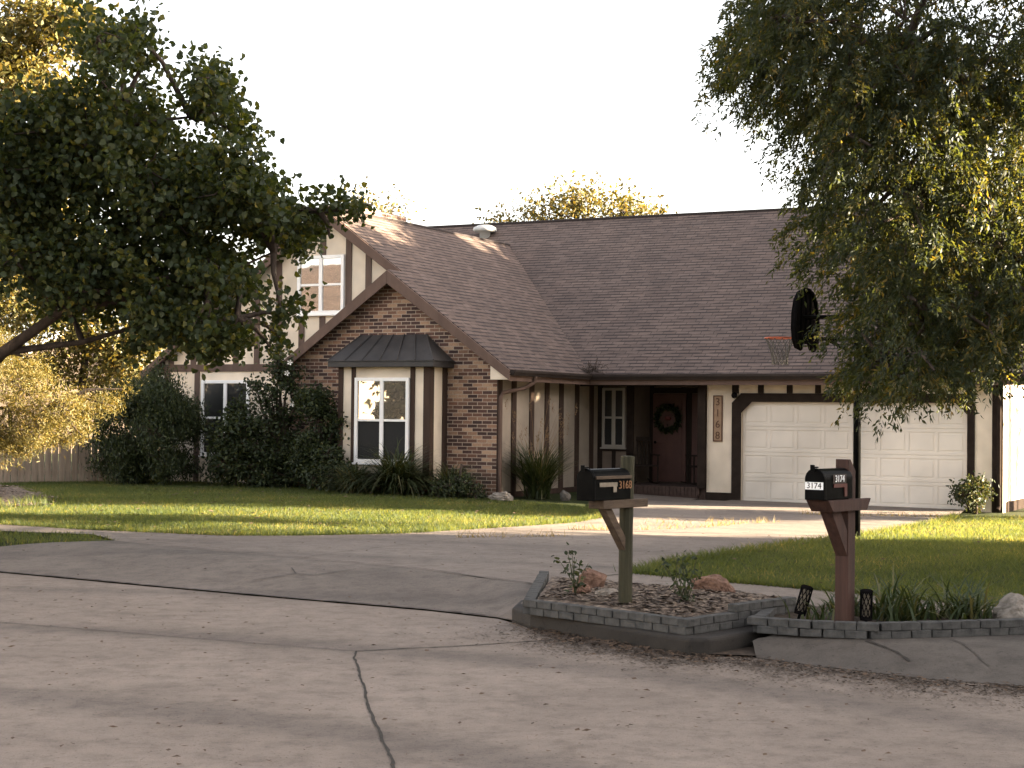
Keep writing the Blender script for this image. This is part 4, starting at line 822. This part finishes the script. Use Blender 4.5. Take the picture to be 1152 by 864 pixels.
def grow(name, loc, lobes, n_clu, n_per, spread, L, W, mat, label, cat='tree', group=None, mode='rand', six=False, trunk=None, limbs=(), flat=.8, shell=.5, droop=.3, bark='bark', twigs=True, part='crown'):
    """lobes: (x,y,z,r) world; trunk: list of (x,y,z,r); limbs: lists of (x,y,z,r)"""
    t = empty(name, loc, 0, label, cat, group); o_ = np.array(loc)
    Lb = np.array(lobes, float); wgt = Lb[:, 3]**2; wgt /= wgt.sum(); idx = rng.choice(len(Lb), n_clu, p=wgt)
    d_ = rng.normal(0, 1, (n_clu, 3)); d_ /= np.linalg.norm(d_, axis=1)[:, None]; rr_ = Lb[idx, 3]*(rng.uniform(shell, 1, n_clu))
    C = Lb[idx, :3]+d_*rr_[:, None]; C = C-o_
    if mode == 'spray': V_, F_, r_ = sprays(C, d_+np.array([-.25, 0, .1]), n_per, spread, L, W)
    else: V_, F_, r_ = leafset(C, n_per, spread, L, W, mode, six, flat, droop)
    npmesh(part, V_, F_, mat, t, r_)
    m = MB()
    if trunk: m.tube([Vector(p[:3])-Vector(loc) for p in trunk], [p[3] for p in trunk], 10)
    for lb in limbs: m.tube([Vector(p[:3])-Vector(loc) for p in lb], [p[3] for p in lb], 7)
    if twigs and trunk:
        sk = [np.array(p[:3])-o_ for tr in [trunk[len(trunk)//2:]]+list(limbs) for p in tr]; sk = np.array(sk)
        for (lx, ly, lz, lr) in Lb:
            c_ = np.array((lx, ly, lz))-o_; k = np.argmin(np.linalg.norm(sk-c_, axis=1)); a = Vector(sk[k]); e = Vector(c_); mid = (a+e)/2+Vector(rng.normal(0, .12, 3)*(e-a).length*.5)+Vector((0, 0, .08*(e-a).length)); m.tube([a, mid, e], [.045, .03, .014], 5, False)
        for i in rng.choice(n_clu, min(n_clu, 260), False):
            a = Vector(Lb[idx[i], :3]-o_); e = Vector(C[i]); m.tube([a, (a+e)/2+Vector(rng.normal(0, .06, 3)), e], [.014, .010, .004], 4, False)
    if m.v: m.build('trunk' if trunk else 'branch', bark, t, smooth=True)
    return t
def vol(l2, y0, depth, jit=.3):
    out = []
    for (x, z, r_) in l2:
        k = max(1, int(round(depth/(r_*1.6)))) if r_ > .3 else 1
        for i in range(k): out.append((x+rng.normal(0, .06), y0+((i+.5)/k-.5)*depth*(1 if k > 1 else 0)+rng.normal(0, jit)*(k == 1), z+rng.normal(0, .06), r_*.86))
    return out
LT = [(-5.75, 5.1, .7), (-4.95, 6.2, .45), (-4.6, 6.45, .3), (-6.07, 4.59, .98), (-5.09, 4.93, .87), (-4.33, 4.61, .76), (-4.67, 5.59, .33), (-3.72, 5.55, .34), (-3.94, 4.18, .87), (-3.3, 4.4, .56), (-2.85, 4.15, .33), (-2.37, 4.25, .28), (-2.05, 4.3, .16), (-1.88, 4.33, .09), (-2.3, 3.95, .12), (-3.0, 2.5, .16), (-2.9, 2.95, .2), (-3.6, 2.5, .2), (-4.4, 2.6, .25), (-3.55, 6.05, .17), (-3.75, 5.8, .2), (-4.5, 6.2, .2), (-4.97, 3.75, .8), (-5.83, 3.6, .7), (-4.09, 3.4, .72), (-3.5, 3.43, .42), (-2.9, 3.1, .2), (-3.05, 2.8, .25), (-3.65, 2.75, .32), (-4.19, 2.85, .32), (-5.0, 3.15, .34), (-5.7, 3.1, .3), (-6.9, 5.0, .75), (-7.6, 4.2, 1.1), (-8.8, 4.8, 1.2), (-9.4, 3.6, 1.0), (-7.4, 6.7, .9)]
grow('broadleaf_tree', (-7.8, 21, gz(-7.8, 21)), vol(LT, 20.2, 3.2), 1500, 38, .12, .086, .082, 'leaf_dark', 'big dark broad-leaved tree reaching in over the left of the yard', six=True,
     trunk=[(-7.8, 21, -.1, .24), (-7.75, 21, 1.2, .19), (-7.6, 20.9, 2.4, .16), (-7.3, 20.7, 3.8, .12), (-6.9, 20.5, 5.2, .07), (-6.6, 20.4, 6.3, .03)],
     limbs=[[(-7.7, 21, 1.3, .13), (-6.9, 20.5, 1.95, .10), (-6.25, 20.1, 2.46, .075), (-5.5, 19.9, 2.95, .06), (-4.65, 19.8, 3.12, .045), (-3.75, 19.8, 3.3, .025), (-2.9, 19.8, 3.7, .012)], [(-6.25, 20.1, 2.46, .05), (-5.3, 20.2, 2.6, .035), (-4.5, 20.3, 2.85, .022), (-3.4, 20.2, 2.9, .012)], [(-7.3, 20.7, 3.8, .09), (-6.2, 20.4, 4.5, .06), (-4.9, 20.3, 5.3, .035), (-4.0, 20.2, 5.4, .015)], [(-5.5, 19.9, 2.95, .05), (-4.7, 20.0, 3.9, .035), (-3.6, 20.1, 4.3, .02), (-2.4, 20.2, 4.25, .01)]], flat=.8)
RT = [(2.62, 6.26, .3), (2.95, 6.42, .48), (3.4, 6.11, .74), (4.25, 6.12, .9), (5.31, 6.13, 1.0), (6.26, 5.92, 1.0), (3.9, 5.26, .5), (4.5, 4.73, .70), (5.7, 4.64, .72), (3.62, 4.46, .25), (3.98, 4.04, .46), (4.6, 3.73, .66), (5.43, 3.58, .74), (6.17, 4.11, .8), (4.3, 3.19, .3), (4.48, 2.9, .5), (5.22, 2.78, .5), (5.8, 3.05, .45), (4.48, 2.32, .32), (5.12, 2.36, .28), (4.3, 2.4, .18), (4.58, 2.2, .13), (5.45, 2.36, .2), (4.62, 2.12, .16), (4.42, 2.3, .2), (4.78, 2.35, .24), (5.05, 2.4, .2), (4.2, 2.5, .18), (4.1, 2.75, .18), (5.7, 2.75, .22), (5.95, 2.85, .2), (4.3, 2.6, .3), (7.3, 3.7, .9), (9.3, 3.5, .9), (6.6, 7.6, 1.0), (8.4, 7.9, 1.1), (4.9, 7.4, 1.0), (7.6, 6.9, .7), (3.6, 7.1, .7), (3.0, 6.0, .45), (3.7, 5.7, .6), (4.4, 5.5, .7), (5.2, 5.6, .7), (6.0, 5.4, .8), (3.9, 4.7, .4), (5.1, 4.3, .6)]
RBACK = [(6.3, 24.3, 3.7, .45), (6.9, 24.6, 4.0, .5), (7.6, 24.2, 3.8, .5), (8.2, 24.6, 4.4, .5), (6.6, 24.5, 4.6, .5), (7.3, 24.8, 4.8, .5), (8.8, 24.3, 4.1, .5), (5.9, 24.1, 4.3, .4), (6.6, 24.8, 2.7, .4), (7.4, 25.0, 3.0, .5), (8.3, 25.1, 3.2, .5), (9.2, 24.9, 3.0, .5), (6.9, 24.3, 2.5, .35), (6.4, 23.4, 3.9, .7), (7.2, 23.8, 4.6, .9), (6.2, 24.0, 4.9, .8), (8.2, 23.6, 4.0, .8), (8.6, 24.2, 5.2, 1.0), (7.4, 24.4, 5.8, .9), (9.4, 23.8, 4.6, .9), (7.8, 22.6, 3.5, .8), (9.0, 24.4, 3.9, .6), (7.0, 24.5, 3.75, .5), (8.0, 24.7, 4.3, .6)]
grow('willow_oak', (7.8, 19, gz(7.8, 19)), vol(RT, 19.4, 4.0)+RBACK, 5300, 46, .46, .088, .027, 'leaf_fine', 'large fine-leaved tree hanging over the right of the garage', mode='spray',
     trunk=[(7.8, 19, -.1, .3), (7.8, 19, 1.4, .25), (7.6, 19.1, 3, .21), (7.4, 19.2, 5, .15), (7.2, 19.3, 7, .08), (7.1, 19.4, 8.2, .03)],
     limbs=[[(7.7, 19, 2.2, .14), (6.6, 19.1, 3.2, .11), (5.5, 19.2, 4.0, .08), (4.6, 19.3, 4.6, .05), (3.9, 19.4, 5.1, .02)], [(7.5, 19.1, 4, .12), (6.2, 19.2, 5.3, .08), (4.6, 19.3, 6.1, .045), (3.0, 19.4, 6.4, .015)], [(6.6, 19.1, 3.2, .06), (5.6, 19.3, 3.1, .045), (4.9, 19.3, 2.9, .03), (4.5, 19.4, 2.4, .012)], [(7.6, 19, 3, .12), (8.8, 19.2, 4.2, .08), (10, 19.4, 5, .04)]], flat=1.3, droop=1)
# foundation shrubs
def bush(name, lobes, n, n_per, L, W, mat, label, loc, six=False, mode='rand', spread=.1, group=None, stems=True, cat='shrub', shell=.45):
    tr = [(loc[0], loc[1], loc[2]-.05, .04), (loc[0], loc[1], loc[2]+.3, .03), (loc[0]+.05, loc[1], loc[2]+.7, .02)] if stems else None
    return grow(name, loc, lobes, n, n_per, spread, L, W, mat, label, cat, group, mode, six, tr, (), .8, shell, .2, 'bark', True, 'foliage')
def glob(cx, cy, z0, z1, rx, n, r0, r1):
    out = []
    for i in range(n):
        f = rng.random(); z = z0+(z1-z0)*f; k = math.sin(math.pi*min(.95, .18+f*.75)); a = rng.uniform(0, 6.28); q = rx*k*math.sqrt(rng.random())
        out.append((cx+q*math.cos(a), cy+q*math.sin(a), z, rng.uniform(r0, r1)))
    return out
GS = 'shrubs against the left of the house'
bush('evergreen_shrub', glob(-8.2, 36.9, .2, 2.4, 1.3, 40, .28, .5), 1300, 28, .10, .03, 'leaf_bush', 'dense dark evergreen shrub between the fence and lower window', (-8.2, 36.9, gz(-8, 37)), mode='up', group=GS, spread=.12)
bush('leafy_shrub', glob(-5.95, 36.4, .3, 1.75, .7, 20, .2, .38), 300, 18, .10, .06, 'leaf_bush', 'leafy shrub growing in front of the lower left window', (-6.1, 36.4, gz(-6, 36.4)), True, group=GS, spread=.13)
bush('leafy_shrub', glob(-5.3, 35.9, .2, 1.2, .75, 16, .2, .3), 220, 18, .09, .05, 'leaf_bush', 'low rounded shrub at the foot of the climbing rose', (-5.3, 35.9, gz(-5.3, 35.9)), True, group=GS)
bush('climbing_rose', [(-5.2+rng.normal(0, .22), 35.9+rng.normal(0, .15), z_, .24) for z_ in np.linspace(.5, 2.9, 16)]+[(-4.9, 35.9, 2.5, .25), (-5.6, 36.1, 2.4, .2), (-4.6, 35.8, 2.1, .22)], 210, 16, .085, .055, 'leaf_bush', 'climbing rose up the left corner of the brick gable', (-5.1, 36.0, gz(-5.1, 36)), True, group=GS, spread=.12)
bush('leafy_shrub', glob(-4.15, 35.25, .25, 2.05, .62, 20, .22, .36), 520, 22, .085, .05, 'leaf_bush', 'tall dense shrub against the brick wall left of the bay', (-4.15, 35.25, gz(-4.1, 35.25)), True, group=GS)
bush('leafy_shrub', glob(-3.75, 34.6, .2, .9, .45, 10, .18, .26), 200, 18, .08, .045, 'leaf_bush', 'low dark shrub under the bay window left end', (-3.75, 34.6, gz(-3.7, 34.6)), True, group=GS)
bush('leafy_shrub', glob(-1.05, 33.1, .1, .42, .5, 9, .14, .2), 150, 16, .06, .04, 'leaf_bush', 'small green shrub at the base of the brick corner', (-1.05, 33.1, gz(-1, 33.1)), True, spread=.07)
x, y, _ = H2W(5.15, -.45); bush('leafy_shrub', glob(x, y, .05, .45, .4, 9, .14, .2), 120, 14, .08, .04, 'blade_dark', 'small scraggly shrub at the right corner of the garage', (x, y, gz(x, y)), True, spread=.09)
bl = MB()
for (x_, y_, z_) in ((-4.88, 35.55, 2.62), (-4.82, 35.55, 2.85), (-4.75, 35.5, 1.95), (-5.5, 35.9, 2.2)):
    for a in np.linspace(0, 6.28, 6)[:-1]: bl.add([(x_, y_, z_), (x_+.05*math.cos(a-.4), y_-.02, z_+.05*math.sin(a-.4)), (x_+.065*math.cos(a), y_-.03, z_+.065*math.sin(a)), (x_+.05*math.cos(a+.4), y_-.02, z_+.05*math.sin(a+.4))], [(0, 1, 2, 3)])
q = bl.build('blossom', 'petal', None); rose = bpy.data.objects['climbing_rose']; q.parent = rose; q.location = -Vector(rose.location)
# sunlit juniper boughs at the far left
JU = [(-8.25, 2.11, .7), (-8.9, 2.74, .7), (-7.44, 1.75, .42), (-6.95, 1.9, .22), (-7.2, 1.5, .22), (-8.55, 1.3, .5), (-7.76, 1.4, .38), (-9.6, 2.0, .8), (-9.4, 3.4, .6), (-10.4, 2.8, .9), (-10.2, 1.5, .7), (-8.0, 2.6, .3), (-6.6, 2.05, .12)]
grow('juniper_tree', (-10.4, 27.6, gz(-10.4, 27.6)), vol(JU, 27.4, 1.6), 1000, 60, .11, .085, .012, 'leaf_juniper', 'sunlit yellow-green juniper with sweeping boughs before the fence', mode='rand', trunk=[(-10.4, 27.6, -.1, .17), (-10.4, 27.6, 1.4, .13), (-10.3, 27.5, 3.4, .05)], limbs=[[(-10.4, 27.6, 1.2, .07), (-9.3, 27.4, 1.7, .05), (-8.4, 27.4, 1.8, .025), (-7.7, 27.4, 1.85, .008)], [(-10.4, 27.6, 2, .07), (-9.4, 27.4, 2.6, .04), (-8.3, 27.4, 2.7, .015)]], flat=.5, droop=-.1)
# trees behind the house
GT = 'trees rising behind the house'
grow('background_tree', (-19, 60, 0), vol([(-17.97, 16.18, 1.95), (-16.33, 15.87, .9), (-18.93, 14.4, 1.5), (-20.5, 12, 2.5), (-18.5, 10, 2.6), (-16.5, 12.8, 1.5), (-21, 8, 2.6), (-17, 7, 2.4)], 60, 4), 900, 26, .45, .30, .16, 'leaf_yellow', 'tall golden tree far behind the dark broad-leaved tree', group=GT, trunk=[(-19, 60, 0, .4), (-19, 60, 6, .3), (-18.6, 60, 13, .12)])
grow('background_tree', (-13.6, 52, 0), vol([(-13.6, 4.4, 1.3), (-12.4, 3.4, 1.1), (-14.8, 3.2, 1.3), (-13.0, 2.0, 1.1), (-15.5, 5.0, 1.3), (-11.6, 4.2, .7)], 52, 2.4), 420, 22, .35, .2, .1, 'leaf_yellow', 'olive yellow tree beyond the board fence', group=GT, trunk=[(-13.6, 52, 0, .25), (-13.6, 52, 2.5, .16), (-13.5, 52, 4.6, .06)])
grow('background_tree', (3.4, 66, 0), vol([(2.54, 10.2, 1.0), (1.13, 9.7, .7), (4.31, 9.9, .85), (5.55, 9.5, .5), (3.3, 8.4, 1.6), (1.6, 7.6, 1.5), (5, 7.6, 1.4)], 65, 2.5), 330, 20, .42, .22, .12, 'leaf_yellow', 'sparse golden treetop showing above the main roof ridge', group=GT, trunk=[(3.4, 66, 0, .3), (3.4, 66, 5, .2), (3.2, 65.6, 9, .06)])
grow('background_tree', (-.4, 67, 0), vol([(-.63, 9.4, .5), (-.2, 8.6, .7), (-.9, 7.8, .9)], 66, 1.5), 70, 18, .35, .2, .11, 'leaf_yellow', 'thin pale treetop beside the roof vent', group=GT, trunk=[(-.4, 67, 0, .2), (-.4, 67, 5, .14), (-.5, 66.5, 8.6, .04)])
grow('background_tree', (-5.4, 67, 0), vol([(-6.29, 10.1, .7), (-4.87, 9.9, .6), (-5.5, 9.0, .9), (-4.6, 8.4, .8)], 66, 2), 90, 14, .45, .2, .11, 'leaf_yellow', 'faint pale treetop behind the wing roof peak', group=GT, trunk=[(-5.4, 67, 0, .25), (-5.4, 67, 5, .16), (-5.5, 66.5, 9, .05)])
def shade(x, y, lobes, n, label, name='shade_tree', leaf=.34):
    grow(name, (x, y, gz(x, y) if y > 0 else 0), lobes, n, 26, .42, leaf, leaf*.75, 'leaf_dark', label, group='unseen shade trees beyond the right edge', trunk=[(x, y, -.1, .3), (x, y, 3, .22), (x, y, 7, .1)], twigs=False)
def crown(cx, cy, cz, rx, ry, rz, n, r0, r1):
    out = []
    for i in range(n):
        d_ = rng.normal(0, 1, 3); d_ /= np.linalg.norm(d_); q = rng.random()**.4
        out.append((cx+d_[0]*rx*q, cy+d_[1]*ry*q, cz+d_[2]*rz*q, rng.uniform(r0, r1)))
    return out
# unseen trees and hedge, added and shaped to throw the evening shade
shade(24, 18.5, crown(24, 18.5, 4.6, 3.5, 3.2, 2.3, 26, .9, 1.1)+crown(24, 18.5, 12.1, 3.2, 3.4, 1.6, 22, .8, 1.1), 900, 'unseen spreading tree placed for shade right of the neighbouring lawn')
shade(25, 11, crown(25, 11, 6.4, 3.5, 4.0, 4.8, 34, 1.0, 1.6), 700, 'second unseen tree placed for shade right of the neighbouring lawn')
shade(26, 3, crown(26, 3, 6.4, 3.5, 4.2, 4.8, 34, 1.0, 1.6), 700, 'third unseen tree placed for shade down the street')
shade(26, -6, crown(26, -6, 6.4, 3.5, 4.6, 4.8, 34, 1.0, 1.6), 700, 'fourth unseen tree placed for shade down the street')
shade(27, 21.2, crown(27, 21.2, 3.2, 2.0, 1.4, 2.6, 20, .7, 1.0), 380, 'unseen bushy young tree placed beside the other shade trees')
shade(18.5, 31.0, crown(18.5, 30.3, 6.6, 2.2, 2.3, 3.6, 40, .7, 1.0), 950, 'unseen narrow tree placed for shade off the garage corner')
shade(19.5, 33.7, crown(19.5, 33.7, 8.1, 1.7, 1.3, 2.2, 26, .6, .9), 560, 'unseen slim high-crowned tree placed to shade the wing roof', leaf=.3)
shade(21, 38, crown(21, 38, 8.7, 3, 3.8, 3.0, 44, .8, 1.3), 950, 'unseen high-crowned tree placed for roof shade beside the house', leaf=.3)
shade(30, 41.5, crown(30, 41.5, 10.8, 2.6, 5.2, 2.8, 34, .9, 1.3), 800, 'unseen tall tree placed to shade the wing ridge')
shade(22, 45, crown(22, 45, 8.5, 3, 3.6, 3.2, 34, .9, 1.4), 700, 'unseen high-crowned tree placed for shade behind the house corner')
shade(32, 15.2, crown(32, 15.2, 5.0, 3, 2.6, 3.4, 26, .9, 1.3), 600, 'unseen shade tree in the second row by the first gap')
shade(33, 7.4, crown(33, 7.4, 6.6, 3, 3.0, 5, 30, 1.0, 1.5), 700, 'unseen shade tree in the second row by the second gap')
shade(33, -1.5, crown(33, -1.5, 6.6, 3, 3.4, 5, 30, 1.0, 1.5), 700, 'unseen shade tree in the second row by the third gap')
shade(33, 20, crown(33, 20, 4.8, 3, 2.4, 3.6, 26, .9, 1.3), 520, 'unseen shade tree in the second row beside the lawn')
shade(39, 11.5, crown(39, 11.5, 6.6, 3, 3.2, 5, 28, 1.0, 1.5), 560, 'third row unseen shade tree by the first gap')
shade(39, 3.5, crown(39, 3.5, 6.6, 3, 3.2, 5, 28, 1.0, 1.5), 560, 'third row unseen shade tree by the second gap')
grow('shade_tree', (14.6, 34.5, 0), crown(14.6, 34.5, 2.2, .9, .9, .9, 12, .2, .4), 70, 14, .16, .12, .05, 'leaf_dark', 'slender unseen sapling placed to dapple the right wall of the garage', group='unseen shade trees beyond the right edge', trunk=[(14.6, 34.5, -.1, .05), (14.6, 34.5, 1.2, .04), (14.5, 34.5, 2.9, .015)])
hd = [(28+rng.normal(0, .3), y_, rng.uniform(.6, 2.6), .8) for y_ in np.linspace(-10, 21.5, 64)]
grow('shade_hedge', (28, 6, 0), hd, 1300, 24, .3, .22, .16, 'leaf_bush', 'long unseen hedge placed for low shade along the neighbouring plot', 'hedge', part='foliage')

for i, x_ in enumerate((-15, 9)):
    grow('shade_tree', (x_, -24-(i % 2)*3, 0), crown(x_, -24-(i % 2)*3, 4.4, 4.2, 3, 3.6, 24, 1.2, 1.8), 420, 24, .5, .4, .3, 'leaf_dark', 'street tree number %s along the far pavement' % ('one two'.split()[i]), group='street trees on the far pavement', trunk=[(x_, -24-(i % 2)*3, -.1, .3), (x_, -24-(i % 2)*3, 3, .2), (x_, -24-(i % 2)*3, 5.5, .1)], twigs=False)
grow('shade_tree', (-21.6, 21.3, 0), crown(-21.6, 21.3, 3.7, 1.9, 1.9, 1.7, 16, .6, .9), 300, 24, .3, .28, .2, 'leaf_dark', 'round tree on the verge beyond the left edge', group='street trees on the far pavement', trunk=[(-21.6, 21.3, -.1, .2), (-21.6, 21.3, 2, .15), (-21.5, 21.3, 4, .06)], twigs=False)
# fence at the left
fe = empty('picket_fence', (-13.2, 36.0, 0), 0, 'weathered grey wooden board fence behind the juniper', 'fence')
m = MB(); rl = MB(); A, B = Vector((-15, 34.6, 0)), Vector((-8.3, 38.9, 0)); L = (B-A).length; dr = (B-A).normalized(); an = math.atan2(dr.y, dr.x)
for i in range(int(L/.155)):
    p = A+dr*i*.155; h = 1.28+rng.uniform(-.03, .03)-.02*i*.155; zt = Matrix.Translation((p.x+13.2, p.y-36, 0)) @ Matrix.Rotation(an+rng.normal(0, .02), 4, 'Z') @ Matrix.Rotation(rng.normal(0, .008), 4, 'Y')
    m.box(-.068, .068, -.01, .01, -.1, h, zt)
m.build('boards', 'fence_wood', fe)
for z_ in (.3, 1.0): rl.box(0, L, .012, .05, z_, z_+.09, Matrix.Translation((A.x+13.2, A.y-36, 0)) @ Matrix.Rotation(an, 4, 'Z'))
rl.build('rail', 'fence_wood', fe)
# neighbours
def small_house(name, loc, rz, W_, D_, Hw, Hr, label, wallm='stucco'):
    t = empty(name, loc, rz, label, 'house'); m = MB(); m.prism([(-W_/2, 0, -.3), (W_/2, 0, -.3), (W_/2, 0, Hw), (0, 0, Hr-.1), (-W_/2, 0, Hw)], (0, D_, 0)); m.build('wall', wallm, t)
    s_ = (Hr-Hw)/(W_/2); c2 = math.sqrt(1+s_*s_); e = W_/2+.4
    for sg in (-1, 1):
        r_ = MB(); r_.prism([(0, -.4, Hr), (sg*e, -.4, Hr-s_*e), (sg*e, D_+.4, Hr-s_*e), (0, D_+.4, Hr)], (0, 0, .1), uvf=lambda p: (p.y, p.x*c2)); r_.build('roof', 'shingles', t)
        m = MB(); m.prism([(0, -.44, Hr+.08), (sg*e, -.44, Hr-s_*e+.08), (sg*e, -.44, Hr-s_*e-.14), (0, -.44, Hr-.16)], (0, .035, 0)); m.build('rake_board', 'vinyl', t)
    for x_ in (-W_/4, W_/4):
        for z_ in ((1, 3.6) if Hw > 4 else ()):
            f = MB(); f.box(x_-.6, x_+.6, -.05, -.002, z_, z_+1.4); f = f.build('window', 'vinyl', t); g_ = MB(); g_.box(x_-.5, x_+.5, -.06, -.051, z_+.1, z_+1.3); g_.build('pane', 'glass_dim', f)
    return t
small_house('neighbour_house', (-17.0, 64, 0), R(20), 9, 10, 2.4, 5.2, 'low neighbouring house roof glimpsed through the tree', 'porch_stucco')
small_house('neighbour_house', (-37, 12, 0), R(75), 11, 12, 5.4, 9.2, 'pale gabled house across the street mirrored in windows', 'stucco')
# ------------------------------------------------------------------ light, sky, camera
AZ, EL = R(-2), R(13)
sd = Vector((math.cos(EL)*math.cos(AZ), math.cos(EL)*math.sin(AZ), math.sin(EL)))
sun = bpy.data.lights.new('sun', 'SUN'); sun.energy = 5; sun.angle = R(.53); sun.color = (1, .83, .60)
so = bpy.data.objects.new('sun', sun); COL.objects.link(so); so.rotation_euler = sd.to_track_quat('Z', 'Y').to_euler()
W = bpy.data.worlds.new('World'); S.world = W; W.use_nodes = True; n = W.node_tree; n.nodes.clear()
sk = n.nodes.new('ShaderNodeTexSky'); sk.sky_type = 'NISHITA'; sk.sun_disc = False; sk.sun_elevation = EL; sk.sun_rotation = R(90)-AZ; sk.air_density = 1.0; sk.dust_density = 2.0; sk.ozone_density = 1.0
hs = n.nodes.new('ShaderNodeHueSaturation'); hs.inputs['Saturation'].default_value = .35; n.links.new(sk.outputs[0], hs.inputs['Color'])
tint = n.nodes.new('ShaderNodeMix'); tint.data_type = 'RGBA'; tint.blend_type = 'MULTIPLY'; tint.inputs[0].default_value = 1; tint.inputs[7].default_value = (1.055, .99, .96, 1); n.links.new(hs.outputs[0], tint.inputs[6])
bg = n.nodes.new('ShaderNodeBackground'); bg.inputs[1].default_value = .05; n.links.new(tint.outputs[2], bg.inputs[0])
wo = n.nodes.new('ShaderNodeOutputWorld'); n.links.new(bg.outputs[0], wo.inputs[0])
cam = bpy.data.cameras.new('camera'); cam.sensor_width = 36; cam.lens = 1845/1152*36; cam.clip_end = 2000; cam.clip_start = .1
co_ = bpy.data.objects.new('camera', cam); COL.objects.link(co_)
pit, rol = .0192, .0101
fw = Vector((0, math.cos(pit), math.sin(pit))); up0 = Vector((0, -math.sin(pit), math.cos(pit))); r0 = Vector((1, 0, 0))
rv = r0*math.cos(rol)+up0*math.sin(rol); uv_ = up0*math.cos(rol)-r0*math.sin(rol)
mt = Matrix((rv, uv_, -fw)).transposed().to_4x4(); mt.translation = (0, 0, 1.75); co_.matrix_world = mt
S.camera = co_
vs_ = S.view_settings; vs_.view_transform = 'Standard'; vs_.look = 'None'; vs_.exposure = 3.95; vs_.gamma = 1; vs_.use_curve_mapping = False
S.cycles.max_bounces = 6; S.cycles.diffuse_bounces = 3; S.cycles.transmission_bounces = 3; S.cycles.glossy_bounces = 3
